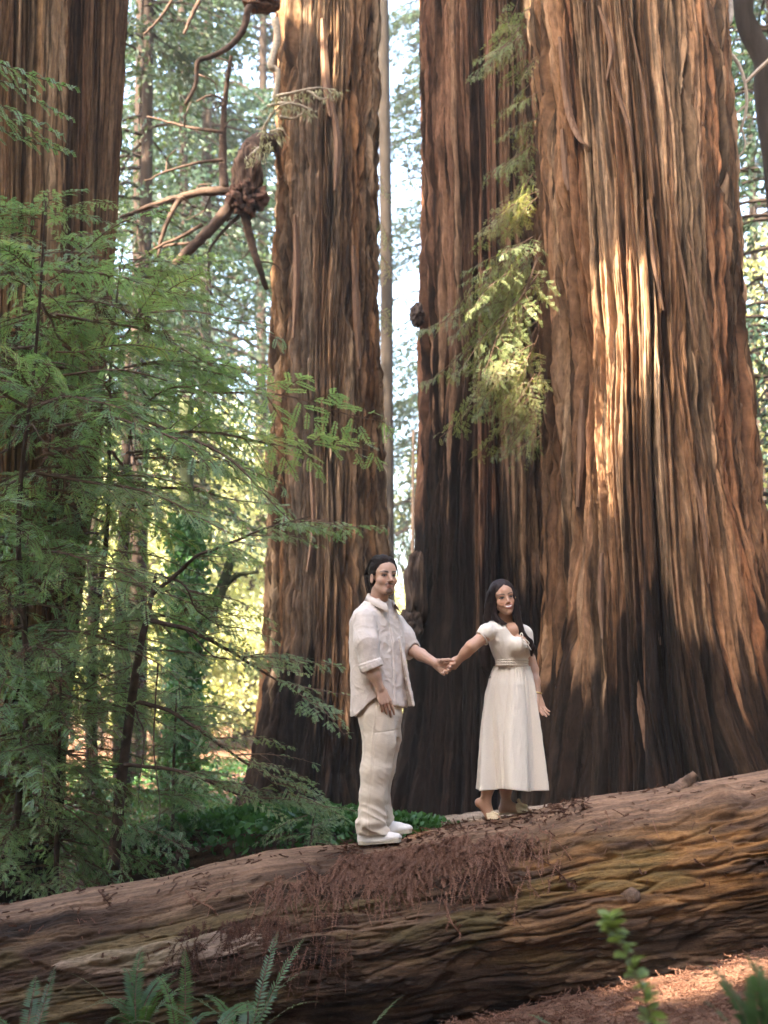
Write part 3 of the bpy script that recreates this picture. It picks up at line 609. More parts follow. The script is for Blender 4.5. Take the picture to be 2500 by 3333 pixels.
S1_T = [(368, 2830, 11.2), (400, 2500, 11.2), (448, 2150, 11.15), (482, 2000, 11.1), (508, 1868, 11.1)]
s1, s1b = sapling('thin bare-stemmed young redwood leaning right with long sparse arching branches', S1_T, 0.045, 0.012, 26, lambda f: 0.62, 3, meshes=BOUGH[:4] + BARE, t0=0.15, yaws=(1.9, 4.4), brown=0.05)
rb = np.random.default_rng(12)
for pts, r0 in [([(482, 2020, 11.1), (600, 2045, 11.0), (680, 2082, 10.95), (760, 2125, 10.9), (860, 2190, 10.8), (1000, 2265, 10.7)], 0.020),
                ([(508, 1868, 11.1), (600, 1905, 11.0), (640, 1985, 11.0), (720, 2040, 10.9)], 0.011),
                ([(495, 1935, 11.1), (585, 1860, 11.0), (640, 1810, 10.9), (740, 1770, 10.8), (880, 1715, 10.6), (1010, 1680, 10.5)], 0.017),
                ([(448, 2285, 11.1), (540, 2310, 11), (640, 2370, 10.9), (745, 2445, 10.85), (850, 2520, 10.8), (985, 2625, 10.8)], 0.017),
                ([(405, 2490, 11.1), (520, 2500, 11), (610, 2515, 10.9), (680, 2545, 10.9), (790, 2590, 10.85), (900, 2585, 10.9)], 0.016),
                ([(600, 2045, 11.0), (690, 2130, 10.9), (760, 2150, 10.9)], 0.008),
                ([(440, 2310, 11.1), (470, 2400, 10.9), (455, 2530, 10.8), (450, 2620, 10.8)], 0.008), ([(515, 2160, 10.9), (500, 2400, 10.8), (520, 2650, 10.8), (480, 2760, 10.8)], 0.007)]:
    P = spline(np.array([at(*p) for p in pts]) - s1b, 22); P += 0.012 * np.stack([noise3(np.arange(22) * 0.5, 0 * np.arange(22), k + P[0][0] + 0 * np.arange(22)) for k in range(3)], 1)
    V, Fq = tube_arrays(P, np.linspace(r0, r0 * 0.25, 22), 6, 0.3, r0 * 900); link('branch', mesh_np('branch', V, Fq, True, M_LIMB), s1)
    if r0 > 0.01:
        for k in range(15):
            f = 0.36 + 0.64 * (k + rb.random()) / 15; i = min(int(f * 21), 20); T = P[i + 1] - P[i]; yw = math.atan2(T[1], T[0]) + rb.choice([-1, 1]) * rb.uniform(0.1, 0.9)
            me = BARE[rb.integers(3)] if rb.random() < 0.2 else (FEATH[rb.integers(3)] if rb.random() < 0.6 else BOUGH[rb.integers(4)])
            place(me, s1, np.zeros(3), P[i], yw, rb.normal() * 0.15 - 0.05, rb.normal() * 0.25, rb.uniform(0.34, 0.62))
# the broad mass at left, three young trees
sapling('dense young redwood filling the left edge, its feathery sprays hiding the leaning pair', [(20, 2900, 11.3), (90, 2300, 11.4), (60, 1700, 11.35), (120, 1100, 11.3), (150, 640, 11.2)], 0.032, 0.006, 165,
        lambda f: float(np.interp(f, [0, 0.3, 0.75, 0.9, 1.0], [1.0, 1.2, 1.45, 1.0, 0.4])), 21, t0=0.06, ymin=9.2, pitchf=lambda f: float(np.interp(f, [0, 0.6, 1], [-0.15, 0.0, 0.25])), brown=0.1)
sapling('young redwood with layered bright green boughs reaching towards the middle trunk', [(330, 2850, 12.6), (300, 2200, 12.65), (350, 1700, 12.6), (360, 1200, 12.6), (400, 800, 12.6)], 0.032, 0.006, 125,
        lambda f: float(np.interp(f, [0, 0.35, 0.7, 1.0], [0.85, 1.15, 1.6, 0.7])), 22, t0=0.2, ymin=10.9, pitchf=lambda f: float(np.interp(f, [0, 0.6, 1], [-0.2, -0.05, 0.2])), brown=0.05)
sapling('low shaded young redwood behind the left end of the log', [(180, 2960, 11.3), (190, 2500, 11.3), (200, 2150, 11.3)], 0.022, 0.006, 110,
        lambda f: float(np.interp(f, [0, 0.5, 1.0], [0.7, 0.8, 0.5])), 23, t0=0.05, ymin=10.55, brown=0.08)
sapling('small dark young redwood beside the thin leaning stem', [(560, 2850, 12.2), (565, 2500, 12.2), (575, 2250, 12.2)], 0.018, 0.005, 60,
        lambda f: 0.5, 24, t0=0.05, ymin=10.8, brown=0.05)
sapling('small drooping conifer seedling behind the man and the log', [(1010, 2790, 11.6), (1015, 2700, 11.6), (1030, 2630, 11.6)], 0.012, 0.004, 14, lambda f: 0.42, 25, t0=0.1, ymin=10.9, brown=0.0)
# near bough of a tree outside the picture, top left
e_ = empty('young_redwood', (-3.9, 9.4, float(gz(-3.9, 9.4))), 'bright green bough reaching in at upper left before the pale bark', 'tree', 'young redwoods at left')
eb = np.array([-3.9, 9.4, float(gz(-3.9, 9.4))])
V, Fq = tube_arrays(spline(np.array([eb, (-3.95, 9.4, 2.5), (-3.8, 9.4, 5.2), (-3.85, 9.4, 8.0)]) - eb, 24), np.linspace(0.08, 0.03, 24), 8, 0.2); link('trunk', mesh_np('trunk', V, Fq, True, M_LIMB), e_)
for pts, s in (((-230, 170, 9.4), 1.2), ((-210, 290, 9.2), 1.35), ((-250, 380, 9.3), 1.2), ((-100, 230, 9.3), 0.9), ((-120, 330, 9.25), 0.9), ((-60, 190, 9.3), 0.7)):
    place(FEATH[int(s * 10) % 3], e_, eb, at(*pts), 0.05, -0.04 if s > 1 else -0.25, 0.2, s)

# yellowing boughs hanging between the two big trunks
rh = np.random.default_rng(4)
def hang(px, py, s, side=-1, Y=13.15):
    yaw = math.pi + rh.normal() * 0.5 if side < 0 else rh.normal() * 0.5
    place(HANG[rh.integers(3)], giant, giant_b, at(px, py, Y + rh.normal() * 0.15), yaw, -rad(rh.uniform(22, 62)), rh.normal() * 0.35, s * rh.uniform(0.85, 1.15))
for px, py, s in [(1735, 20, 0.55), (1720, 60, 0.6), (1700, 120, 0.5), (1740, 180, 0.4), (1750, 300, 0.45), (1755, 380, 0.45), (1745, 430, 0.5), (1730, 470, 0.5), (1735, 560, 0.5), (1752, 620, 0.55), (1748, 640, 0.6), (1730, 680, 0.55),
                  (1760, 760, 0.7), (1740, 800, 0.85), (1745, 840, 0.9), (1755, 880, 0.95), (1740, 930, 0.85), (1750, 980, 0.85), (1755, 1040, 0.9), (1750, 1090, 0.9), (1752, 1150, 0.8), (1755, 1210, 0.75), (1760, 1270, 0.65), (1758, 1320, 0.5), (1758, 1370, 0.45), (1765, 1410, 0.35),
                  (1720, 830, 0.7), (1690, 900, 0.6), (1710, 1000, 0.7), (1700, 1120, 0.6), (1640, 860, 0.5), (1660, 1180, 0.5)]:
    hang(px, py, s); hang(px - rh.uniform(0, 60), py + rh.uniform(-30, 30), s * 0.9); hang(px - rh.uniform(20, 120) * s, py + rh.uniform(-40, 60), s * 0.6)
# few yellowish sprays on the right flank of the middle trunk
for px, py, s in [(1225, 560, 0.5), (1232, 700, 0.55), (1228, 800, 0.55), (1240, 1000, 0.5), (1236, 1330, 0.45)]:
    place(HANG[rh.integers(3)], mid, mid_b, at(px, py, 17.2), rh.normal() * 0.6, -rad(60), 0.3, s)

g_ = np.random.default_rng(18); LP = [(900, 312), (940, 308), (990, 295), (1040, 288), (1085, 290), (880, 345), (920, 350), (965, 345), (1005, 350), (860, 420), (890, 400), (910, 440), (845, 480), (870, 460), (815, 505), (930, 330)]
M_LICH = mat_leaf('pale lichen', [(0.2, (0.20, 0.19, 0.11)), (0.6, (0.33, 0.31, 0.20)), (0.9, (0.42, 0.38, 0.27))], 0.25, 0.8, 0.1)
LICHEN_PTS = np.array([at(px + g_.normal() * 14, py + abs(g_.normal()) * 16, 16.95 + g_.normal() * 0.06) for px, py in LP for _ in range(34)]) - mid_b

# ------------------------------------------------------------------ trees behind
M_FARBARK = mat_simple('far bark', (0.035, 0.024, 0.018), 0.95, 0.1, 9, 0.4, 0.6, 0.02, (1, 1, 0.2))
def leaf_cloud(P, D, ln, wd, rg, jit=0.5):
    """one diamond leaf (4 verts, 2 tris) per point"""
    n = len(P); D = nrm(D + rg.normal(size=(n, 3)) * jit); N = rnd_unit(rg, n); S_ = nrm(np.cross(D, N))
    l = (ln * rg.uniform(0.6, 1.3, n))[:, None]; w_ = (wd * rg.uniform(0.6, 1.3, n))[:, None]
    V = np.stack([P, P + D * l * 0.45 + S_ * w_ * 0.5, P + D * l, P + D * l * 0.45 - S_ * w_ * 0.5], 1).reshape(-1, 3)
    q = np.arange(n)[:, None] * 4
    return V, np.vstack([q + np.array([0, 1, 2]), q + np.array([0, 2, 3])])

V, Fq = leaf_cloud(LICHEN_PTS, np.tile([0.2, 0, -1.0], (len(LICHEN_PTS), 1)), 0.075, 0.018, g_, 0.6)
link('lichen', mesh_np('lichen', V, Fq, False, M_LICH), mid, kind='stuff')

def conifer_crown(seed, z0, z1, R, nb, per, ln=0.11, wd=0.045, droop=0.5, mat=None):
    rg = np.random.default_rng(seed); PP, DD = [], []; tw = Soup()
    for k in range(nb):
        z = z0 + (z1 - z0) * rg.random(); a = rg.uniform(0, 2 * math.pi); L = R * rg.uniform(0.5, 1.1) * (1 - 0.55 * (z - z0) / (z1 - z0))
        d = np.array([math.cos(a), math.sin(a), 0.1])
        m = per; u = rg.uniform(0.15, 1, m) ** 0.8
        lat = rg.normal(size=m) * 0.28 * L * (0.25 + 0.75 * np.sin(np.pi * u)); s = np.array([-d[1], d[0], 0])
        c = d * (L * u)[:, None] + s * lat[:, None] + np.array([0, 0, 1.0]) * (z - droop * L * u ** 2 - np.abs(rg.normal(size=m)) * 0.22 * L * 0.5 - 0.15 * np.abs(lat))[:, None]
        PP.append(c); DD.append(nrm(d + s * np.sign(lat)[:, None] * 0.7 + np.array([0, 0, -0.8])))
        u2 = np.linspace(0, 1, 6)[:, None]; tw.tube(d * L * u2 * 0.95 + np.array([0, 0, 1.0]) * (z - droop * L * u2 ** 2), np.linspace(0.035, 0.008, 6), 4)
    V, Fq = leaf_cloud(np.vstack(PP), np.vstack(DD), ln, wd, rg, 0.4)
    return two_mat('crown', V, Fq, np.vstack(tw.V), np.vstack(tw.F), mat or M_CONIFER, M_FARBARK)

def broad_crown(seed, z0, z1, R, nc, per, ln=0.12, wd=0.085, mat=None):
    rg = np.random.default_rng(seed); PP, DD = [], []; tw = Soup()
    for k in range(nc):
        f = rg.random(); z = z0 + (z1 - z0) * f; a = rg.uniform(0, 2 * math.pi); r = R * math.sqrt(rg.random()) * math.sin(math.pi * (0.15 + 0.75 * f)) ** 0.7
        c = np.array([r * math.cos(a), r * math.sin(a), z]); sz = rg.uniform(0.25, 0.6)
        PP.append(c + rg.normal(size=(per, 3)) * np.array([sz, sz, sz * 0.35])); DD.append(np.tile([0, 0, -0.5], (per, 1)))
        tw.tube(spline([(0, 0, max(0.2, z - r * 0.9)), (c[0] * 0.5, c[1] * 0.5, z - 0.1 * r), c], 6), np.linspace(0.03, 0.008, 6), 4)
    V, Fq = leaf_cloud(np.vstack(PP), np.vstack(DD), ln, wd, rg, 1.2)
    return two_mat('crown', V, Fq, np.vstack(tw.V), np.vstack(tw.F), mat or M_BROAD, M_FARBARK)

def bg_trunk(parent, pts, r0, r1, base, mat=M_LIMB, seed=0, seg=14):
    P = spline(np.array(pts, float), 24) - base; V, Fq = tube_arrays(P, np.linspace(r0, r1, 24), seg, 0.18, seed); return link('trunk', mesh_np('trunk', V, Fq, True, mat), parent)

M_MOSSY = mat_simple('mossy bark', (0.055, 0.062, 0.028), 0.95, 0.1, 9, 0.5, 0.8, 0.02)
CONS = [conifer_crown(50 + i, z0, 19, R_, nb, 210, 0.13, 0.055) for i, (z0, R_, nb) in enumerate([(4.5, 2.9, 150), (5.5, 2.5, 140), (3.5, 3.2, 160)])]
BRD = [broad_crown(60 + i, 0.6, zt, R_, nc, 90) for i, (zt, R_, nc) in enumerate([(5.5, 2.0, 70), (4.0, 2.2, 60), (8.0, 2.4, 90)])]
CLAB = ['dark conifer with drooping sprays close behind the burl limbs', 'tall blue-green conifer farther back in the left gap, sky showing through', 'tall conifer seen past the left edge of the middle trunk', 'far conifer glimpsed low in the left gap behind others',
        'conifer behind the strip of sky between the middle trunks', 'conifer with loose sprays right of the giant trunk', 'conifer mostly hidden behind the leaning pair at left', 'tall far conifer deep in the forest beyond the giant trunk']
for i, (px, Y, k, rz, s) in enumerate([(430, 24, 0, 0.3, 0.95), (640, 34, 1, 1.7, 1.35), (830, 40, 1, 4.0, 1.5), (520, 44, 1, 2.2, 1.4), (1420, 42, 0, 5.0, 1.1), (2560, 24, 2, 1.1, 1.0), (120, 46, 2, 3.1, 1.1), (2480, 40, 1, 0.2, 1.4)]):
    x = (px - 1250) * Y / F; b = np.array([x, Y, float(gz(x, Y))])
    e = empty('conifer_tree', b, CLAB[i], 'tree', 'conifers behind the great trunks')
    c = link('crown', CONS[k], e); c.rotation_euler = (0, 0, rz); c.scale = (s, s, s)
    bg_trunk(e, [b + np.array([0, 0, -0.3]), b + np.array([0.1, 0, 7]), b + np.array([0, 0.1, 21 * s])], 0.17 * s, 0.05, b, M_FARBARK, i)
BLAB = ['sunlit leafy understorey tree in the bright gap at left', 'pale green bush glowing in sun left of the middle trunk base', 'tall sunlit broadleaf tree behind the bright gap', 'sunlit shrub low between the middle trunk and the dark trunk',
        'bright yellow-green tree at the right edge beyond the giant trunk', 'sunlit bush far down the left gap', 'light green tree behind the dark thin trunks at left', 'bright broadleaf tree far right behind the giant trunk', 'sunlit tree beyond the narrow gap behind the man', 'low sunny bush beside the mossy forked trunk', 'low pale bush hiding the ground in the bright gap', 'low pale bush at the left foot of the middle trunk', 'rounded sunlit bush behind the mossy trunk', 'short sunlit sapling left of the straight dark trunk']
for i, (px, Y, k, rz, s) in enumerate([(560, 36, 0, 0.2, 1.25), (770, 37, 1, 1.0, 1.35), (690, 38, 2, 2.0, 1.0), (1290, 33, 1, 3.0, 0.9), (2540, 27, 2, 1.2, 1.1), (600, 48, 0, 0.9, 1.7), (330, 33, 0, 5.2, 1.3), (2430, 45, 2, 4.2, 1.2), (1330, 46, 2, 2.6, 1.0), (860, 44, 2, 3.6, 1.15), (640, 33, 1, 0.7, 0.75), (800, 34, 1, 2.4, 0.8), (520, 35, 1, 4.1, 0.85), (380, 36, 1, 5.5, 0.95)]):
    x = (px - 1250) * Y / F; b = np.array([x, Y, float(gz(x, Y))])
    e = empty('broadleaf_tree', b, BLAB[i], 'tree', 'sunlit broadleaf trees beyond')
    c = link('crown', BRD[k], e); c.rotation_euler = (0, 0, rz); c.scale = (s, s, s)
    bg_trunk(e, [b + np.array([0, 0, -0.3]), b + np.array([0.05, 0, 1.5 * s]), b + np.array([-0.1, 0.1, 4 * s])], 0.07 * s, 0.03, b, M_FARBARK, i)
# bare trunks seen between
def thin_tree(label, pts, r0, r1, mat, extra=(), seed=0, name='slender_tree'):
    P = np.array([at(*p) for p in pts]); b = np.array([P[0][0], P[0][1], float(gz(P[0][0], P[0][1]))]); P[0] = b - np.array([0, 0, 0.3])
    e = empty(name, b, label, 'tree', 'slender trunks in the background'); bg_trunk(e, P, r0, r1, b, mat, seed)
    for ex, ra, rb_ in extra:
        Q = spline(np.array([at(*p) for p in ex]) - b, 18); V, Fq = tube_arrays(Q, np.linspace(ra, rb_, 18), 8, 0.25, seed + ra); link('limb', mesh_np('limb', V, Fq, True, mat), e)
    return e, b
mf, mfb = thin_tree('mossy green trunk that forks above the bright gap', [(560, 2700, 19), (575, 2450, 19), (600, 2200, 19), (628, 2060, 19)], 0.21, 0.15, M_MOSSY,
    [([(628, 2070, 19), (668, 2020, 19), (705, 1950, 19), (730, 1890, 19), (755, 1810, 19)], 0.11, 0.05), ([(620, 2100, 19), (628, 1950, 19), (622, 1800, 19.2), (610, 1600, 19.4), (600, 1300, 19.6)], 0.12, 0.07), ([(700, 1960, 19), (760, 1880, 19), (840, 1860, 19)], 0.05, 0.02)], 2)
V, Fq = leaf_cloud(*(lambda g: (np.stack([g.normal(0, .13, 5000), g.normal(0, .13, 5000), g.uniform(0.2, 3.6, 5000)], 1) + np.array([0.15, -0.15, 0]), np.tile([0, 0, -1.0], (5000, 1))))(np.random.default_rng(8)), 0.09, 0.06, np.random.default_rng(9), 0.9)
link('ivy', mesh_np('ivy', V, Fq, False, M_SORREL), mf)
thin_tree('straight dark trunk in front of the bright gap at left', [(400, 2700, 20), (398, 2000, 20), (410, 1500, 20), (416, 1150, 20)], 0.125, 0.03, M_FARBARK, seed=4)
thin_tree('thinner dark trunk just left of the straight one', [(296, 2700, 21), (300, 2000, 21), (310, 1500, 21), (314, 1150, 21)], 0.085, 0.02, M_FARBARK, seed=5)
thin_tree('pale slender trunk blurred in the left gap', [(640, 2600, 33), (625, 1900, 33), (615, 1500, 33), (600, 700, 33), (590, -400, 33)], 0.14, 0.08, M_FARBARK, seed=6)
thin_tree('slim far trunk hugging the right edge of the middle trunk', [(1268, 2600, 30), (1262, 1800, 30), (1258, 900, 30), (1246, 0, 30), (1244, -300, 30)], 0.13, 0.11, mat_simple('dark bark', (0.020, 0.015, 0.011), 0.95, 0.1, 9, 0.5, 0.6, 0.02, (1, 1, 0.3)), seed=7)
thin_tree('faint reddish stem in the narrow gap behind the man', [(1340, 2600, 34), (1343, 1900, 34), (1346, 1400, 34)], 0.06, 0.03, M_FARBARK, seed=8)
thin_tree('dark trunk blurred among foliage at upper left', [(440, 2600, 27), (450, 1500, 27), (462, 600, 27), (470, -200, 27)], 0.19, 0.13, M_FARBARK, seed=9)
M_PALE = mat_simple('bare pale wood', (0.42, 0.33, 0.25), 0.85, 0.15, 20, 0.25, 0.4)
thin_tree('curved leaning trunk with bare pale twigs at the right edge', [(2640, 2700, 17), (2600, 1500, 17), (2545, 700, 17), (2500, 350, 17), (2490, 200, 17), (2445, 110, 17), (2420, 20, 17), (2430, -200, 17)], 0.17, 0.10, M_FARBARK,
    [([(2370, -40, 15.2), (2380, 60, 15.1), (2345, 95, 15), (2355, 150, 15), (2400, 200, 15), (2425, 270, 15), (2430, 350, 15), (2410, 430, 15)], 0.03, 0.012), ([(2425, 270, 15), (2465, 230, 15), (2520, 180, 15)], 0.016, 0.02), ([(2430, 340, 15), (2395, 370, 15), (2376, 385, 15)], 0.012, 0.006), ([(2415, 420, 15), (2425, 480, 15), (2380, 535, 15)], 0.012, 0.005),
     ([(2370, 160, 15), (2375, 280, 15), (2365, 330, 15)], 0.02, 0.008)], 10)
for o in list(COL.objects)[-6:]:
    if o.name.startswith('limb') and o.parent and 'pale' in (o.parent.get('label') or ''): o.data.materials[0] = M_PALE
# the far wood as one mass
rg = np.random.default_rng(77); n = 26000
fx = rg.uniform(-26, 26, n); fy = rg.uniform(52, 85, n); top = 7.5 + 4 * noise3(fx * 0.12, 0 * fx, 0 * fx + 1.5); top = top - 4 * np.exp(-((fx - 1.2) / 2.2) ** 2)
fz = gz(fx, fy) + (top * rg.random(n) ** 0.8); kk = noise3(fx * 0.5, fy * 0.3, fz * 0.45) > -0.13
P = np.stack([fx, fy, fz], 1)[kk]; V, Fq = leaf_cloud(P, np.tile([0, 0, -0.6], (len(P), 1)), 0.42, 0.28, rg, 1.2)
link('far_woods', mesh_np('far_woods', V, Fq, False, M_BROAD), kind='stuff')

# ------------------------------------------------------------------ canopy: unseen leaf cards added to block the sun, gaps carved for sun spots
def giant_pt(px, py):
    p = at(px, py, 13.4); r_ = np.interp(p[2], giant_i[0], giant_i[2]); c_ = np.interp(p[2], giant_i[0], giant_i[1]); dx = np.clip((p[0] - c_) / r_, -0.97, 0.97); return at(px, py, 14.4 - r_ * math.sqrt(1 - dx * dx) - 0.06)
SUN_SPOTS = [(giant_pt(x_, y_), r_) for x_, y_, r_ in ((1990, 870, .10), (2050, 850, .08), (1990, 950, .20), (2000, 1030, .22), (2000, 1110, .22), (1985, 1190, .20), (1965, 1270, .17), (1952, 1350, .15), (1940, 1430, .13), (1930, 1510, .12), (1915, 1590, .11), (1905, 1660, .10), (2080, 1000, .10), (2085, 1150, .10))]
SUN_SPOTS += [(at(1350, 2712, 10.0), 0.05), (at(2290, 3250, 8.2), 0.13), (at(2420, 3290, 8.0), 0.17), (at(2150, 3120, 8.5), 0.1), (at(1095, 110, 17.3), 0.16), (at(1090, 200, 17.3), 0.13)]
def sun_blocker_canopy(seed, n=90000, ln=0.42, wd=0.27):
    """leaf cards added between this grove and the sun: west of the log, open to the sky above the log itself"""
    rg = np.random.default_rng(seed); P = np.stack([rg.uniform(-22, 3.0, n), rg.uniform(-6, 12.5, n), rg.uniform(10.0, 14.5, n)], 1)
    x, y, z = P.T
    edge = np.interp(y, [-6, 7, 8, 11, 11.8, 16], [-3.5, -4.5, -8.0, -8.0, -8.0, -8.0]) + 1.5 * noise3(x * 0.3, y * 0.3, z * 0.2)
    keep = x < edge
    thin = (x < -5.0) & (y > 5) & (y < 15) & (rg.random(n) < 0.55) & (z < 14.5) & (x < -6.5 + 0.5 * (y - 5))
    keep &= ~(thin & (noise3(x * 0.6, y * 0.6, z * 0.2) > -0.05))
    for lo, hi, m, za, zb in (((-0.7, 9.5, 0.6), (1.3, 10.5, 3.2), 6000, 10, 15), ((0.8, 13.0, 3.0), (3.6, 13.6, 9.5), 7000, 15, 21), ((0.8, 13.0, 0.5), (3.6, 13.6, 4.0), 3000, 12, 16), ((-1.6, 17.3, 1.0), (0.2, 17.6, 10.0), 3600, 14, 20), ((0.2, 15.5, 0.5), (2.0, 15.9, 10.0), 4200, 14, 20), ((-4.2, 12.9, 2.5), (-2.2, 13.4, 10.0), 3000, 14, 20)):
        A = np.stack([rg.uniform(lo[k], hi[k], m) for k in range(3)], 1); A = A + SUN_DIR * ((rg.uniform(za, zb, m) - A[:, 2]) / SUN_DIR[2])[:, None]
        P = np.vstack([P, A]); keep = np.concatenate([keep, np.ones(m, bool)])                     # dense leaf cards added along the sun rays to shade couple and great trunks
    for p, r in SUN_SPOTS:
        v = P - p; s = v @ SUN_DIR; q = np.linalg.norm(v - s[:, None] * SUN_DIR, axis=1); keep &= q > r + 0.28
    P = P[keep]; V, Fq = leaf_cloud(P, np.tile([0, 0, -0.2], (len(P), 1)), ln, wd, rg, 1.0)
    return mesh_np('sun_blocker_canopy', V, Fq, False, M_CONIFER)
link('sun_blocker_canopy', sun_blocker_canopy(91), kind='stuff')
# unseen woods added behind and beside the camera to darken low sky light
rg = np.random.default_rng(78); n = 60000
an = rg.uniform(rad(115), rad(425), n); rr_ = rg.uniform(15, 24, n); fx = rr_ * np.cos(an); fy = 4 + rr_ * np.sin(an)
fz = gz(fx, fy) + np.where((fx < -8) & (fy > 2), 3.0, 21) * rg.random(n)
P = np.stack([fx, fy, fz], 1); P = P[(P[:, 1] < 22) & (noise3(fx * 0.4, fy * 0.4, fz * 0.3) > -0.35)]
for p, r in SUN_SPOTS:
    v = P - p; s_d = v @ SUN_DIR; P = P[np.linalg.norm(v - s_d[:, None] * SUN_DIR, axis=1) > r + 0.6]
V, Fq = leaf_cloud(P, np.tile([0, 0, -0.6], (len(P), 1)), 0.9, 0.6, rg, 1.2)
link('added_woods', mesh_np('added_woods', V, Fq, False, M_CONIFER), kind='stuff')
# ------------------------------------------------------------------ litter on the log, ferns, ground cover, logs behind
def dead_twigs(P, D, L, rg, sag=0.3, nl=0.016, per=20, follow=None):
    """dry needled twigs: P start, D direction, L length -> V, F (needles and a thin stem)"""
    n = len(P); u = np.linspace(0, 1, per)
    A = P[:, None] + D[:, None] * (L[:, None] * u)[..., None]; A[..., 2] -= (sag * L)[:, None] * u ** 2
    curl = rg.normal(size=(n, 1, 3)) * (L * 0.22)[:, None, None]; A = A + curl * (u ** 2)[None, :, None]
    T = nrm(np.gradient(A, axis=1)); N = nrm(rg.normal(size=(n, 1, 3)) + np.zeros((n, per, 3))); S_ = nrm(np.cross(T, N))
    out = []
    for sg in (-1, 1):
        d = nrm(S_ * sg + T * 0.7 + rg.normal(size=S_.shape) * 0.3); l = nl * rg.uniform(0.5, 1.4, (n, per, 1))
        out.append(np.stack([A - T * 0.0034, A + T * 0.0034, A + d * l], 2).reshape(-1, 3))
    w_ = S_ * 0.003; st = np.stack([A[:, :-1] - w_[:, :-1], A[:, :-1] + w_[:, :-1], A[:, 1:] + w_[:, 1:]], 2).reshape(-1, 3)
    out.append(st); N2 = nrm(np.cross(T, S_)) * 0.003
    out.append(np.stack([A[:, :-1] - N2[:, :-1], A[:, :-1] + N2[:, :-1], A[:, 1:] + N2[:, 1:]], 2).reshape(-1, 3))
    V = np.concatenate(out); return V, np.arange(len(V)).reshape(-1, 3)

def log_normal(x, ph): return np.stack([0 * x, -np.cos(ph), np.sin(ph)], -1)
rg = np.random.default_rng(15)
def draped(name, n, xf, phf, Lr, sag, mat, hangf=0.6, off=0.008):
    x = xf(n); ph = phf(n, x)
    if n > 2000: ok = noise3(x * 7 + 3, ph * 6, 0 * x) + 0.5 * noise3(x * 16, ph * 14, 0 * x) > -0.12; x, ph = x[ok], ph[ok]; n = len(x)
    P = log_point(x, ph, off); N = log_normal(x, ph); dn = np.stack([0 * x, -np.sin(ph), -np.cos(ph)], -1)
    a = rg.normal(0, 0.9, n) if hangf < 0.5 else rg.normal(0, 0.45, n)
    D = nrm(dn * np.cos(a)[:, None] + np.array([1.0, 0, 0]) * np.sin(a)[:, None] + N * rg.uniform(-0.05, 0.32, n)[:, None])
    L = rg.uniform(*Lr, n); V, Fq = dead_twigs(P, D, L, rg, sag, 0.009 if off < 0.005 else 0.015); return link(name, mesh_np(name, V, Fq, False, mat), kind='stuff')
def px_x(px): return (px - 1250) * LY / F
# the thick mat of dry sprays sliding off the log below the couple
def mx(n):
    c = rg.choice(5, n, p=[0.38, 0.30, 0.2, 0.05, 0.07]); mu = np.array([1420, 1180, 1290, 1000, 1580])[c]; sd = np.array([140, 130, 80, 90, 90])[c]; return px_x(rg.normal(mu, sd))
def mph(n, x):
    top = np.interp(x, [px_x(950), px_x(1150), px_x(1450), px_x(1650)], [1.0, 1.25, 1.2, 1.15]); return top - np.abs(rg.normal(0, 0.24, n)) - 0.1 * rg.random(n)
draped('dry_needle_mat', 2300, mx, mph, (0.05, 0.18), 0.4, M_DEADN)
def bx(n): c = rg.choice(6, n); return px_x(rg.normal(np.array([670, 800, 1050, 1560, 900, 1090])[c], np.array([22, 30, 30, 40, 40, 30])[c]))
def bph(n, x): return np.interp(x, [px_x(600), px_x(700), px_x(1050), px_x(1560)], [0.55, 0.6, 0.42, 0.85]) - np.abs(rg.normal(0, 0.11, n))
draped('hanging_dry_sprays', 330, bx, bph, (0.08, 0.24), 0.5, M_DEADN)
draped('scattered_dry_needles', 380, lambda n: rg.uniform(-2.7, 2.7, n), lambda n, x: rg.uniform(0.2, 1.75, n), (0.02, 0.08), 0.1, M_DEADN, 0.2, 0.003)
draped('dry_needles_on_log_top', 520, lambda n: px_x(rg.uniform(1120, 1900, n)), lambda n, x: rg.normal(1.45, 0.17, n), (0.02, 0.06), 0.05, M_DEADN, 0.2, 0.001)
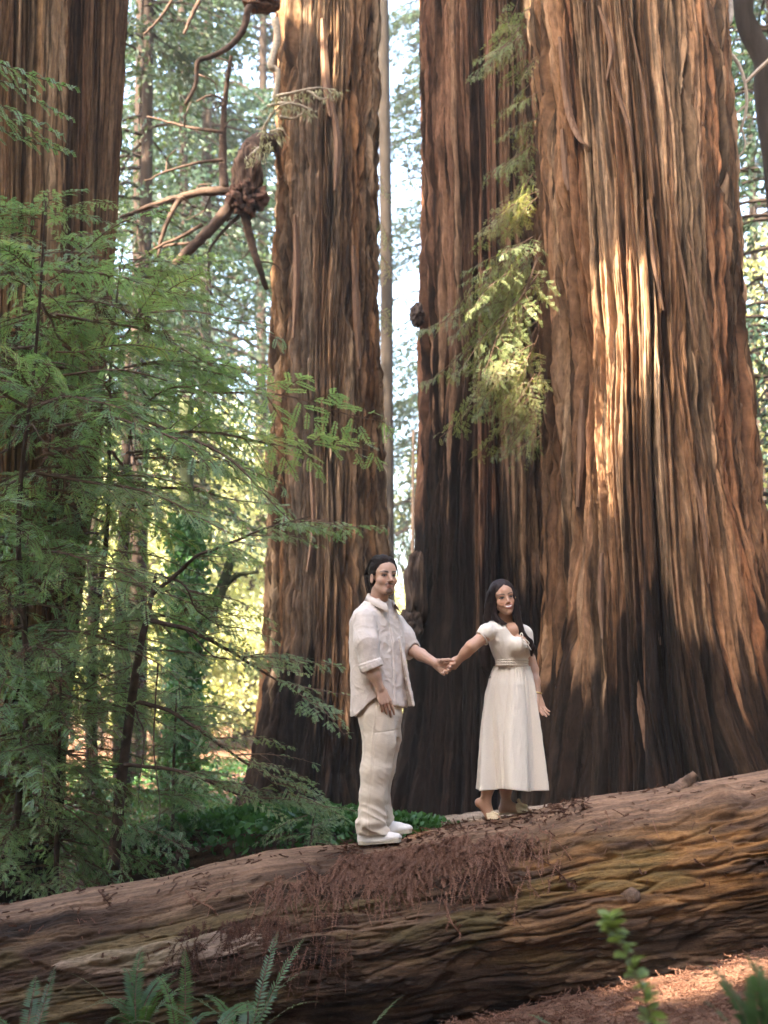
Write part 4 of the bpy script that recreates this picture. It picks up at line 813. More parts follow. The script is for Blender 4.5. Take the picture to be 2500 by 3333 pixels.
# single larger dead twigs one can pick out
TW = [((610, 2905), (640, 2930), (700, 2960), (725, 2985)), ((310, 2905), (345, 2930), (372, 2957)), ((1000, 2830), (1040, 2870), (1050, 2930)), ((255, 2975), (275, 3010), (295, 3065)), ((1625, 2830), (1650, 2880), (1660, 2905)), ((1700, 2770), (1735, 2800), (1790, 2820)), ((1440, 2930), (1460, 3000), (1490, 3040)),
      ((635, 3080), (640, 3130), (665, 3160)), ((1600, 2740), (1650, 2760), (1700, 2800)), ((1790, 2830), (1830, 2870), (1840, 2880))]
for i, g in enumerate(TW):
    pts = []
    for px, py in g:      # drop each pixel on to the log's flank
        best = min(np.linspace(-0.3, 1.5, 90), key=lambda p_: abs((lambda q: at(px, py, q[1])[2] - q[2])(log_point(px_x(px) * 0.955, p_))))
        pts.append(log_point(px_x(px) * 0.955, best, 0.012))
    Q = spline(np.array(pts), 12); S_ = Soup(); S_.tube(Q, np.linspace(0.006, 0.003, 12), 5, rough=0.4, seed=i)
    V, Fq = dead_twigs(Q[:-1], nrm(np.diff(Q, axis=0) + rg.normal(size=(11, 3)) * 0.03), np.full(11, 0.05), rg, 0.3, 0.014, 9); S_.add(V, Fq)
    link('dead_twig', S_.mesh('dead_twig', M_DEADN, False), label=['dry curled twig lying on the left shoulder of the log', 'small dry spray near the left end of the log top', 'dry spray hanging at the left edge of the needle mat', 'thin dry spray on the dark left flank of the log', 'pale dry sliver on the ochre flank of the log',
        'forked dry twig on the log below the woman', 'dry spray dangling under the needle mat', 'dry twig hanging below the bare pale scar', 'dry twig right below the front sandal', 'short broken twig on the ochre wood at right'][i], cat='twig', group='dead twigs on the log')

# ferns
def frond_mesh(seed, L=0.7, arch=0.35, pl=0.085, n=34, curl=0.0, wid=0.26):
    rg = np.random.default_rng(seed); u = np.linspace(0, 1, 20)
    A = np.stack([L * (u - 0.12 * u ** 3), 0.03 * np.sin(u * 3 + seed), L * (0.55 * u - arch * 1.6 * u ** 2.2)], 1)
    S_ = Soup(); S_.tube(A, np.linspace(0.0035, 0.001, 20), 4)
    V, Fq = [], []
    for i in range(n):
        f = 0.12 + 0.87 * i / (n - 1); k = f * 19; j = min(int(k), 18); p = A[j] + (A[j + 1] - A[j]) * (k - j); T = nrm(A[j + 1] - A[j])
        l = pl * (math.sin(math.pi * min(1, 0.18 + f * 0.85)) ** 0.8) * rg.uniform(0.88, 1.1) + 0.008; up = nrm(np.cross(T, [0, 1.0, 0])); up = up if up[2] > 0 else -up
        for sg in (-1, 1):
            if rg.random() < 0.03: continue
            d = nrm(np.array([0, sg, 0]) + T * (0.22 + 0.3 * f) + up * (rg.normal() * 0.1 + 0.12)); wv = T * l * wid * 0.5; s1_ = p + d * l * 0.1; m1 = p + d * l * 0.45 - up * 0.004; tip = p + d * l - up * l * 0.16
            b = len(V); V += [s1_ - wv * 0.6, s1_ + wv * 0.7, m1 + wv * 0.9, tip, m1 - wv * 0.8]; Fq += [[b, b + 1, b + 2], [b, b + 2, b + 4], [b + 4, b + 2, b + 3]]
    return two_mat('frond', np.array(V), np.array(Fq), np.vstack(S_.V), np.vstack(S_.F), M_FERN, M_TWIG)
FROND = [frond_mesh(1), frond_mesh(2, 0.8, 0.25, 0.075), frond_mesh(3, 0.6, 0.5, 0.085), frond_mesh(4, 0.75, 0.15, 0.06), frond_mesh(5, 0.6, 0.22, 0.085, 30, wid=0.36)]
def fern(label, p, specs, scale=1.0):
    e = empty('sword_fern', p, label, 'fern', 'ferns in the foreground')
    for (k, yaw, pitch, roll, s) in specs:
        place(FROND[k], e, np.zeros(3), np.zeros(3), rad(yaw), rad(pitch - (8 if k != 4 else 0)), rad(roll), s * (0.76 if k != 4 else 1), 'frond')
    return e
fern('sword fern with upright dark fronds before the left flank of the log', at(455, 3360, 8.9), [(0, 120, 52, 10, 0.95), (1, 95, 60, -20, 0.9), (2, 150, 38, 0, 0.95), (0, 60, 50, 0, 0.9), (3, 200, 30, 0, 0.95), (2, -120, 35, 20, 0.8), (1, 20, 35, 0, 0.8), (2, 170, 42, 0, 0.85), (0, -70, 40, 0, 0.7), (1, -30, 45, 0, 0.8)])
fern('fern of long thin fronds arching up to the right against the log', at(800, 3420, 8.8), [(3, 40, 58, 0, 1.25), (3, 15, 50, 10, 1.3), (1, 5, 50, 0, 1.0), (0, 150, 48, 0, 0.9), (1, -20, 32, 0, 0.95), (2, -60, 25, 0, 0.8), (1, 185, 38, 0, 0.85), (2, 100, 55, 0, 0.9)])
fern('pale single-stemmed fern between the two larger ones at lower left', at(585, 3400, 8.6), [(3, 80, 66, 0, 0.95), (1, 140, 55, 0, 0.75), (2, 30, 48, 0, 0.75), (0, 200, 30, 0, 0.7)])
fern('low dark fern at the lower left corner by the log', at(90, 3440, 8.7), [(1, 100, 48, 0, 0.9), (2, 30, 40, 0, 0.9), (0, 160, 38, 0, 0.85), (3, 60, 52, 0, 0.95)])
fern('fern with a yellow-green lit frond near the bottom of the log', at(690, 3400, 8.4), [(2, 15, 48, 0, 0.85), (0, 45, 35, 0, 0.8), (2, -40, 35, 0, 0.8), (1, 170, 30, 0, 0.7)])
fern('fern tips poking up at the bottom edge below the log', at(1130, 3450, 8.3), [(3, 10, 35, 0, 0.8), (2, -30, 38, 0, 0.6), (1, 170, 30, 0, 0.6)])
fern('small dark fern at the bottom edge on the brown bank', at(1850, 3400, 7.4), [(2, 165, 32, 0, 0.5), (2, 20, 35, 0, 0.5), (1, 150, 25, 0, 0.45)])
fern('large blurred fern closest to the camera at the lower right corner', at(2480, 3520, 4.4), [(4, 125, 68, 20, 0.62), (4, 95, 78, 40, 0.6), (4, 150, 52, 0, 0.62), (4, 60, 66, 0, 0.6), (4, 175, 40, 0, 0.5), (4, 20, 50, 0, 0.5)])
# blurred leafy shoot, lower right
b = at(2140, 3480, 4.5); e_ = empty('huckleberry_shoot', b, 'blurred upright shoot with small oval leaves at lower right', 'plant')
Q = spline(np.array([at(2140, 3480, 4.5), at(2120, 3330, 4.5), at(2075, 3180, 4.5), at(2000, 3040, 4.5), at(1985, 2985, 4.5)]) - b, 20); V, Fq = tube_arrays(Q, np.linspace(0.003, 0.001, 20), 5); link('stem', mesh_np('stem', V, Fq, True, M_TWIG), e_)
t = NT('fresh shoot leaf'); bb = t.bsdf((0.20, 0.28, 0.07), 0.4, 0.4); tr = t.n('ShaderNodeBsdfTranslucent'); tr.inputs[0].default_value = (0.3, 0.36, 0.07, 1); mx_ = t.n('ShaderNodeMixShader'); mx_.inputs[0].default_value = 0.5; t.l(bb.outputs[0], mx_.inputs[1]); t.l(tr.outputs[0], mx_.inputs[2]); t.l(mx_.outputs[0], t.out.inputs[0]); M_SHOOT = t.m
lv = np.array([[0, 0, 0], [0.012, 0.011, 0.002], [0.026, 0.012, 0.0], [0.04, 0, -0.006], [0.026, -0.012, 0.0], [0.012, -0.011, 0.002], [0.02, 0, -0.003]]); LEAF = mesh_np('leaf', lv, np.array([[0, 1, 6], [1, 2, 6], [2, 3, 6], [3, 4, 6], [4, 5, 6], [5, 0, 6]]), True, M_SHOOT)
rl = np.random.default_rng(6)
for i in range(90):
    f = 0.05 + 0.95 * (i / 89) ; k = min(int(f * 19), 18)
    place(LEAF, e_, np.zeros(3), Q[k] + (Q[k + 1] - Q[k]) * rl.random(), rl.uniform(-3.1, 3.1), rl.uniform(-0.2, 0.8), rl.normal() * 0.4, rl.uniform(0.8, 1.35), 'leaf')

# litter on the foreground bank
n = 5200; x = rg.uniform(-0.6, 2.6, n); y = rg.uniform(6.6, 9.2, n); P = np.stack([x, y, gz(x, y) + 0.012], 1); a = rg.uniform(0, 6.28, n)
V, Fq = dead_twigs(P, np.stack([np.cos(a), np.sin(a), rg.normal(0, 0.12, n)], 1), rg.uniform(0.03, 0.12, n), rg, 0.1, 0.011, 8); link('duff_litter', mesh_np('duff_litter', V, Fq, False, M_DEADN), kind='stuff')

# logs and ground cover behind
def small_log(name, pts, R0, label, colr, seed, Yj=0):
    P = spline(np.array([at(*p) for p in pts]), 60); n = len(P); a = np.linspace(0, 2 * np.pi, 60, endpoint=False); A, U = np.meshgrid(a, np.arange(n) * 0.08)
    C, S = np.cos(A), np.sin(A); n1 = noise3(U * 0.8 + seed, C * 4, S * 4); n2 = noise3(U * 1.5 + seed, C * 12, S * 12)
    R = R0 * (1 + 0.12 * noise3(U * 0.5, C, S + seed)) - 0.03 * np.exp(-(n1 / 0.1) ** 2) - 0.012 * np.exp(-(n2 / .13) ** 2)
    T = nrm(np.gradient(P, axis=0)); Uv = nrm(np.cross(T, [0, 0, 1.0])); Wv = np.cross(Uv, T)
    V = P[:, None] + R[..., None] * (C[..., None] * Uv[:, None] + S[..., None] * Wv[:, None])
    w_ = sstep(-0.3, 0.3, n1 + n2)[..., None]; cc = np.array(colr[0]) * (1 - w_) + np.array(colr[1]) * w_
    c0 = P[n // 2]; return link(name, mesh_np(name, (V - c0).reshape(-1, 3), grid_faces(n, 60, True), True, M_LOG, cc.reshape(-1, 3), np.stack([A * R0, U], -1).reshape(-1, 2)), label=label, cat='log', loc=c0), P
small_log('fallen_log', [(1020, 2745, 13.0), (1250, 2722, 13.0), (1420, 2705, 13.0), (1540, 2690, 13.0), (1800, 2660, 13.0)], 0.115, 'thin pale log lying behind the couple at the foot of the trunks', ((0.22, 0.16, 0.11), (0.36, 0.27, 0.2)), 3)
small_log('fallen_log', [(980, 2700, 12.8), (1060, 2690, 12.8), (1150, 2706, 12.7), (1230, 2715, 12.7)], 0.03, 'broken pinkish stick behind the man\'s ankles', ((0.28, 0.17, 0.12), (0.36, 0.23, 0.17)), 4)
ml, MP = small_log('fallen_log', [(300, 2900, 12.4), (560, 2835, 12.4), (800, 2795, 12.4), (1000, 2790, 12.4), (1180, 2800, 12.4), (1420, 2830, 12.4)], 0.28, 'dark log overgrown with leafy ground cover behind the big log', ((0.05, 0.032, 0.022), (0.13, 0.075, 0.045)), 8)
rg2 = np.random.default_rng(31); n = 5200
k = rg2.integers(0, 60, n); a = rg2.normal(1.35, 0.55, n); P = MP[k] + np.stack([rg2.normal(0, 0.06, n), -np.cos(a) * 0.31, np.sin(a) * 0.31 + 0.03 + 0.05 * rg2.random(n)], 1)
g2 = 26000; x = rg2.uniform(-5.0, 1.2, g2); y = 11.2 + 17 * rg2.random(g2) ** 1.2; zz = gz(x, y) + 0.1 * rg2.random(g2) ** 2 + 0.02; PG = np.stack([x, y, zz], 1); PG = PG[noise3(x * 0.8, y * 0.8, 0 * x) > -0.2]
P = np.vstack([P, PG]); V, Fq = leaf_cloud(P, np.tile([0, -0.3, 0.1], (len(P), 1)), 0.055, 0.048, rg2, 0.9)
link('ground_cover', mesh_np('ground_cover', V, Fq, False, M_SORREL), kind='stuff')
# bigger pale leaves standing on the mossy log
for i, (px, py) in enumerate([(760, 2715), (800, 2700), (870, 2668), (905, 2695), (830, 2690), (1010, 2705), (950, 2685), (720, 2735), (1100, 2760), (860, 2790), (790, 2745), (930, 2745)]):
    p = at(px, py, 12.0); e_ = empty('leafy_seedling', p, ['leaf cluster at the left end of the overgrown log, lowest of the row', 'small leaf cluster left of the middle trunk base', 'highest leaf cluster on the overgrown log behind', 'bright leaf cluster right of the highest one', 'leaf cluster between the two highest ones', 'leaf cluster before the foot of the middle trunk', 'small pair of leaves standing right of the highest cluster', 'leaf cluster farthest left on the overgrown log', 'leaf cluster nearest the man on the overgrown log', 'low leaf cluster just above the big log edge', 'leaf cluster low among the ground leaves at left', 'leaf cluster low among the ground leaves near the middle trunk'][i], 'plant', 'leaf clusters on the overgrown log')
    V, Fq = leaf_cloud(np.tile([0, 0, 0.0], (9, 1)) + rg2.normal(size=(9, 3)) * 0.035, rnd_unit(rg2, 9) * np.array([1, 0.6, 0.4]), 0.10, 0.07, rg2, 0.3); link('leaves', mesh_np('leaves', V, Fq, False, M_SORREL), e_)
    V, Fq = tube_arrays(np.array([(0, 0, -0.22), (0.01, 0, -0.1), (0, 0, 0.02)]), [0.004, 0.003, 0.002], 5); link('stem', mesh_np('stem', V, Fq, True, M_TWIG), e_)
# ------------------------------------------------------------------ people: distance-field modelling, one continuous surface each
class Sdf:
    def __init__(s, lo, hi, h):
        s.lo = np.array(lo, float); s.h = h; s.n = np.ceil((np.array(hi) - s.lo) / h).astype(int) + 1
        s.d = np.full(s.n, 0.2, np.float32); s.ax = [(s.lo[k] + h * np.arange(s.n[k])).astype(np.float32) for k in range(3)]
    def blk(s, lo, hi):
        a = np.clip(np.floor((np.array(lo) - s.lo) / s.h).astype(int), 0, s.n - 1); b = np.clip(np.ceil((np.array(hi) - s.lo) / s.h).astype(int) + 1, 1, s.n)
        sl_ = tuple(slice(a[k], b[k]) for k in range(3)); return sl_, np.meshgrid(*[s.ax[k][sl_[k]] for k in range(3)], indexing='ij')
    def put(s, lo, hi, f, k=0.01, op='add'):
        m = k * 2 + 3 * s.h; sl_, (X, Y, Z) = s.blk(np.array(lo) - m, np.array(hi) + m)
        if X.size == 0: return
        d = f(X, Y, Z).astype(np.float32); a = s.d[sl_]
        if op == 'sub': d = -d; h_ = np.clip(0.5 - 0.5 * (a - d) / k, 0, 1) if k > 0 else (d > a); s.d[sl_] = a + (d - a) * h_ + k * h_ * (1 - h_)
        else: h_ = np.clip(0.5 + 0.5 * (a - d) / max(k, 1e-6), 0, 1); s.d[sl_] = a + (d - a) * h_ - k * h_ * (1 - h_)
    def cone(s, a, b, ra, rb, k=0.01, op='add'):
        a, b = np.array(a, float), np.array(b, float); ab = b - a; L2 = float(ab @ ab) + 1e-12; r = max(ra, rb)
        def f(X, Y, Z):
            px, py, pz = X - a[0], Y - a[1], Z - a[2]; t = np.clip((px * ab[0] + py * ab[1] + pz * ab[2]) / L2, 0, 1)
            return np.sqrt((px - t * ab[0]) ** 2 + (py - t * ab[1]) ** 2 + (pz - t * ab[2]) ** 2) - (ra + (rb - ra) * t)
        s.put(np.minimum(a, b) - r, np.maximum(a, b) + r, f, k, op)
    def chain(s, P, R, k=0.01):
        for i in range(len(P) - 1): s.cone(P[i], P[i + 1], R[i], R[i + 1], k)
    def ell(s, c, r, k=0.01, B=None, op='add'):
        """ellipsoid with radii r along the rows of B"""
        c = np.array(c, float); r = np.array(r, float); B = np.eye(3) if B is None else np.array(B, float); m = float(max(r))
        def f(X, Y, Z):
            q = [((X - c[0]) * B[i][0] + (Y - c[1]) * B[i][1] + (Z - c[2]) * B[i][2]) / r[i] for i in range(3)]
            k0 = np.sqrt(q[0] ** 2 + q[1] ** 2 + q[2] ** 2); k1 = np.sqrt((q[0] / r[0]) ** 2 + (q[1] / r[1]) ** 2 + (q[2] / r[2]) ** 2) + 1e-9
            return k0 * (k0 - 1) / k1
        s.put(c - m, c + m, f, k, op)
    def loft(s, secs, u, k=0.01, pw=2.0):
        """stack of horizontal sections (centre x, y, z, half width, half depth), width along direction u"""
        S = sorted([tuple(q) for q in secs], key=lambda q: q[2]); A = np.array(S); u = np.array(u, float); v = np.array([-u[1], u[0], 0]); m = float(A[:, 3:].max())
        def f(X, Y, Z):
            z = Z; C = [np.interp(z, A[:, 2], A[:, j]) for j in (0, 1, 3, 4)]
            a = ((X - C[0]) * u[0] + (Y - C[1]) * u[1]) / C[2]; b = ((X - C[0]) * v[0] + (Y - C[1]) * v[1]) / C[3]
            rr = (np.abs(a) ** pw + np.abs(b) ** pw) ** (1 / pw); d = (rr - 1) * np.minimum(C[2], C[3])
            return np.maximum(d, np.maximum(z - A[-1, 2], A[0, 2] - z))
        s.put([A[:, 0].min() - m, A[:, 1].min() - m, A[0, 2]], [A[:, 0].max() + m, A[:, 1].max() + m, A[-1, 2]], f, k)
    def surf(s):
        """surface nets"""
        d = s.d; i = d < 0; n = d.shape
        cnt = np.zeros(tuple(k - 1 for k in n), np.uint8); offs = [(a, b, c) for a in (0, 1) for b in (0, 1) for c in (0, 1)]
        sh = lambda A, o: A[o[0]:n[0] - 1 + o[0], o[1]:n[1] - 1 + o[1], o[2]:n[2] - 1 + o[2]]
        for o in offs: cnt += sh(i, o)
        act = np.argwhere((cnt > 0) & (cnt < 8)); idx = np.full(cnt.shape, -1, np.int32); idx[tuple(act.T)] = np.arange(len(act))
        acc = np.zeros((len(act), 3)); num = np.zeros(len(act))
        vals = {o: d[act[:, 0] + o[0], act[:, 1] + o[1], act[:, 2] + o[2]] for o in offs}
        for o in offs:
            for ax in range(3):
                if o[ax]: continue
                p = list(o); p[ax] = 1; p = tuple(p); a, b = vals[o], vals[p]; cr = (a < 0) != (b < 0); t_ = np.where(cr, a / np.where(cr, a - b, 1), 0)
                q = np.array(o, float)[None, :].repeat(len(act), 0); q[:, ax] += t_; acc[cr] += q[cr]; num[cr] += 1
        V = s.lo + s.h * (act + acc / np.maximum(num, 1)[:, None]); Q = []
        for ax in range(3):
            b, c = (ax + 1) % 3, (ax + 2) % 3
            s0 = [slice(None)] * 3; s1 = [slice(None)] * 3; s0[ax] = slice(0, -1); s1[ax] = slice(1, None); cr = i[tuple(s0)] != i[tuple(s1)]; e = np.argwhere(cr)
            ok = (e[:, b] > 0) & (e[:, c] > 0) & (e[:, b] < n[b] - 1) & (e[:, c] < n[c] - 1); e = e[ok]
            def at_(db, dc): q = e.copy(); q[:, b] -= db; q[:, c] -= dc; return idx[q[:, 0], q[:, 1], q[:, 2]]
            f = np.stack([at_(1, 1), at_(0, 1), at_(0, 0), at_(1, 0)], 1); ins = i[e[:, 0], e[:, 1], e[:, 2]]; f[~ins] = f[~ins][:, ::-1]; Q.append(f)
        Q = np.vstack(Q); Q = Q[(Q >= 0).all(1)]
        return V, Q

def vnormals(V, Q):
    n = np.cross(V[Q[:, 2]] - V[Q[:, 0]], V[Q[:, 3]] - V[Q[:, 1]]); N = np.zeros_like(V)
    for k in range(4): np.add.at(N, Q[:, k], n)
    return nrm(N)

def smooth(V, Q, it=2, f=0.5):
    E = np.vstack([Q[:, [0, 1]], Q[:, [1, 2]], Q[:, [2, 3]], Q[:, [3, 0]]])
    for _ in range(it):
        A = np.zeros_like(V); c = np.zeros(len(V))
        np.add.at(A, E[:, 0], V[E[:, 1]]); np.add.at(A, E[:, 1], V[E[:, 0]]); np.add.at(c, E[:, 0], 1); np.add.at(c, E[:, 1], 1)
        V = V + f * (A / np.maximum(c, 1)[:, None] - V)
    return V

def part_mesh(name, s, mat, base, parent, disp=None, sm=2, color=None, label=None):
    V, Q = s.surf(); V = smooth(V, Q, sm)
    if disp is not None: V = V + vnormals(V, Q) * disp(V)[:, None]
    c = color(V) if color is not None else None
    return link(name, mesh_np(name, V - base, Q, True, mat, c), parent, label)

def frame(yaw, roll=0.0, pitch=0.0):
    """head axes: side (towards the picture's right for yaw 0), forward (towards the camera for yaw 0), up"""
    f = np.array([math.sin(yaw), -math.cos(yaw), 0]); sd = np.array([math.cos(yaw), math.sin(yaw), 0]); u = np.array([0, 0, 1.0])
    f, u = f * math.cos(pitch) + u * math.sin(pitch), u * math.cos(pitch) - f * math.sin(pitch)
    c, s = math.cos(roll), math.sin(roll); 
    R = np.array([[c, 0, s], [0, 1, 0], [-s, 0, c]]); return np.array([R @ sd, R @ f, R @ u])

def head(s, C, B, k, male=True, smile=False):
    """C: point between the eyes inside the head, B rows side/forward/up, k scale"""
    P = lambda x, y, z: C + k * (x * B[0] + y * B[1] + z * B[2])
    R = lambda *r: np.array(r) * k
    j = 0.012 * k
    s.ell(P(0, -0.008, 0.040), R(0.075, 0.096, 0.082), 0.01, B)
    s.ell(P(0, 0.030, -0.035), R(0.060 if male else 0.054, 0.060, 0.080), 0.02 * k, B)
    s.ell(P(0, 0.045, 0.030), R(0.060, 0.046, 0.050), 0.02 * k, B)                     # forehead
    for q in (-1, 1):
        s.ell(P(q * 0.040, 0.058, -0.034), R(0.026, 0.024, 0.024 if not smile else 0.028), 0.018 * k, B)  # cheekbone
        if male: s.cone(P(q * 0.050, 0.006, -0.066), P(q * 0.020, 0.068, -0.100), 0.015 * k, 0.016 * k, 0.026 * k)   # jaw
        else: s.cone(P(q * 0.046, 0.004, -0.06), P(q * 0.012, 0.068, -0.097), 0.014 * k, 0.013 * k, 0.022 * k)
    s.ell(P(0, 0.074, -0.100), R(0.024 if male else 0.019, 0.020, 0.019), 0.016 * k, B)      # chin
    s.cone(P(-0.040, 0.078, 0.016), P(0.040, 0.078, 0.016), 0.012 * k if male else 0.010 * k, 0.012 * k if male else 0.010 * k, 0.014 * k)
    for q in (-1, 1): s.ell(P(q * 0.032, 0.102, -0.004), R(0.018, 0.016, 0.011), 0.010 * k, B, 'sub')      # sockets
    s.cone(P(0, 0.090, 0.006), P(0, 0.112 if male else 0.108, -0.034), (0.0085 if male else 0.007) * k, (0.0115 if male else 0.0095) * k, 0.010 * k)     # nose
    for q in (-1, 1): s.ell(P(q * 0.011, 0.100, -0.038), R(0.0085, 0.010, 0.0075), 0.006 * k, B)
    if smile:
        s.ell(P(0, 0.088, -0.064), R(0.030, 0.012, 0.016), 0.012 * k, B)
        for i in range(6):
            a, b = -0.029 + 0.0097 * i, -0.029 + 0.0097 * (i + 1); cur = lambda x: 0.010 * (x / 0.029) ** 2
            s.cone(P(a, 0.098 - 7 * a * a, -0.059 + cur(a)), P(b, 0.098 - 7 * b * b, -0.059 + cur(b)), 0.0035 * k, 0.0035 * k, 0.004 * k)
            s.cone(P(a * 0.9, 0.098 - 7 * a * a, -0.077 + 1.5 * cur(a)), P(b * 0.9, 0.098 - 7 * b * b, -0.077 + 1.5 * cur(b)), 0.0045 * k, 0.0045 * k, 0.004 * k)
    else:
        s.ell(P(0, 0.084, -0.066), R(0.025, 0.013, 0.018), 0.012 * k, B)
        s.cone(P(-0.019, 0.0925, -0.0640), P(0.019, 0.0925, -0.0640), 0.0032 * k, 0.0032 * k, 0.004 * k)
        s.cone(P(-0.014, 0.0925, -0.0725), P(0.014, 0.0925, -0.0725), 0.0042 * k, 0.0042 * k, 0.004 * k)
    for q in (-1, 1):
        s.ell(P(q * 0.078, -0.008, -0.016), R(0.008, 0.018, 0.031), 0.006 * k, B); s.ell(P(q * 0.084, -0.004, -0.014), R(0.005, 0.010, 0.018), 0.004 * k, B, 'sub')
    return P

def hand(s, W, K, wv, nv, r=1.0, curl=(0.3, 0.35, 0.4, 0.45), spread=0.06, thumb=None, flen=1.0, k=0.005):
    """W wrist, K middle of the knuckles, wv across the palm towards the index finger, nv out of the palm side"""
    W, K = np.array(W, float), np.array(K, float); d = nrm(K - W); wv = nrm(np.array(wv, float) - d * (np.array(wv) @ d)); nv = nrm(np.cross(d, wv)) * np.sign(np.cross(d, wv) @ np.array(nv, float))
    off = (0.030, 0.010, -0.010, -0.028); Ls = (0.043, 0.048, 0.045, 0.035)
    for i, o in enumerate(off):
        kn = K + wv * o * r + d * (-0.003 * abs(i - 1.2)) * r
        s.cone(W + wv * o * 0.62 * r, kn, 0.0135 * r, 0.0115 * r, 0.008)
        D = nrm(d + wv * (o / 0.03) * spread); p = kn; a = curl[i]; rr = 0.0092 * r if i < 3 else 0.0078 * r; L = Ls[i] * r * flen
        for j in range(3):
            D = nrm(D * math.cos(a) + nv * math.sin(a)) if j == 0 else nrm(D * math.cos(a) + np.cross(np.cross(D, nv) / (np.linalg.norm(np.cross(D, nv)) + 1e-9), D) * math.sin(a)); q = p + D * L
            s.cone(p, q, rr, rr * 0.92, 0.0025); p = q; rr *= 0.92; L *= (0.62, 0.78, 1)[j]; a = curl[i] * (1.1, 0.8, 1)[j]
    s.ell((W + K) / 2 + wv * 0.024 * r + nv * 0.010 * r - d * 0.012 * r, np.array([0.016, 0.030, 0.014]) * r, 0.008, np.array([wv, d, nv]))
    if thumb is not None:
        b = W + d * 0.022 * r + wv * 0.026 * r + nv * 0.008 * r; T = [b] + [np.array(q, float) for q in thumb]
        for i in range(len(T) - 1): s.cone(T[i], T[i + 1], (0.014, 0.0105, 0.009)[i] * r, (0.0115, 0.0095, 0.0075)[i] * r, 0.005)

def skin_mat(name, c):
    t = NT(name); n = t.noise(t.obj, 160, 3, 0.6); f = t.math('MULTIPLY_ADD', t.math('SUBTRACT', n, 0.5), 0.25, 1.0); cb = t.n('ShaderNodeCombineColor')
    for i in range(3): t.l(f, cb.inputs[i])
    b = t.bsdf(t.mix(1.0, t.col, cb.outputs[0], 'MULTIPLY'), 0.48, 0.35, t.bump(n, 0.15, 0.002)); b.inputs['Subsurface Weight'].default_value = 0.12; b.inputs['Subsurface Radius'].default_value = (0.012, 0.005, 0.003); b.inputs['Subsurface Scale'].default_value = 0.5
    return t.m
M_SKIN = skin_mat('skin', None)
def hair_mat(name, lo, hi, st):
    t = NT(name); n = t.noise(t.map(t.obj, st), 1.0, 3, 0.6); t.bsdf(t.ramp(n, [(0.35, lo), (0.7, hi)]), 0.55, 0.16, t.bump(n, 0.5, 0.004)); return t.m
M_HAIR_M = hair_mat('dark brown hair', (0.010, 0.007, 0.006), (0.032, 0.020, 0.016), (160, 160, 40))
M_HAIR_W = hair_mat('long dark hair', (0.009, 0.005, 0.005), (0.034, 0.017, 0.013), (190, 190, 14))
t = NT('eye white'); t.bsdf((0.40, 0.36, 0.33), 0.2, 0.5); M_EYE = t.m
t = NT('iris'); t.bsdf((0.018, 0.011, 0.008), 0.15, 0.6); M_IRIS = t.m
t = NT('teeth'); t.bsdf((0.78, 0.74, 0.68), 0.25, 0.5); M_TEETH = t.m
M_SHIRT = mat_cloth('linen shirt', (0.65, 0.55, 0.475), 520, 0.30, 0.08, 9)
M_TROUSER = mat_cloth('cream trousers', (0.61, 0.505, 0.395), 700, 0.22, 0.05, 7)
M_DRESS = mat_cloth('white cotton dress', (0.68, 0.60, 0.505), 600, 0.16, 0.06, 10)
M_SHOE = mat_simple('white leather', (0.74, 0.68, 0.62), 0.5, 0.35, 60, 0.04, 0.1, 0.002)
M_SOLE = mat_simple('cream rubber sole', (0.50, 0.44, 0.33), 0.7, 0.3, 60, 0.06, 0.1, 0.002)
M_STRAW = mat_simple('beige woven strap', (0.66, 0.52, 0.33), 0.75, 0.25, 160, 0.2, 0.6, 0.004)
M_TANSOLE = mat_simple('tan sandal sole', (0.34, 0.24, 0.16), 0.7, 0.3, 60, 0.1, 0.1, 0.002)
t = NT('gold'); t.bsdf((0.75, 0.52, 0.22), 0.3, 0.5, Metallic=1.0); M_GOLD = t.m
M_BUTTON = mat_simple('shell button', (0.7, 0.62, 0.52), 0.35, 0.5, 50, 0.05, 0.0)

def eye(parent, base, c, B, k, gaze):
    ph = np.linspace(0, np.pi, 12); th = np.linspace(0, 2 * np.pi, 18, endpoint=False); T, P_ = np.meshgrid(th, ph)
    D = np.stack([np.sin(P_) * np.cos(T), np.cos(P_), np.sin(P_) * np.sin(T)], -1).reshape(-1, 3)
    V = c + (D * np.array([0.0120, 0.0100, 0.0046]) * k) @ B
    m = mesh_np('eye', V - base, grid_faces(12, 18, True), True, M_EYE); m.materials.append(M_IRIS)
    fc = grid_faces(12, 18, True); mid_ = D[fc].mean(1); g = (mid_ - np.array([gaze, 0, 0.05])); isI = (np.hypot(g[:, 0], g[:, 2] * 0.5) < 0.56) & (mid_[:, 1] > 0)
    m.polygons.foreach_set('material_index', isI.astype(np.int32)); return link('eye', m, parent)

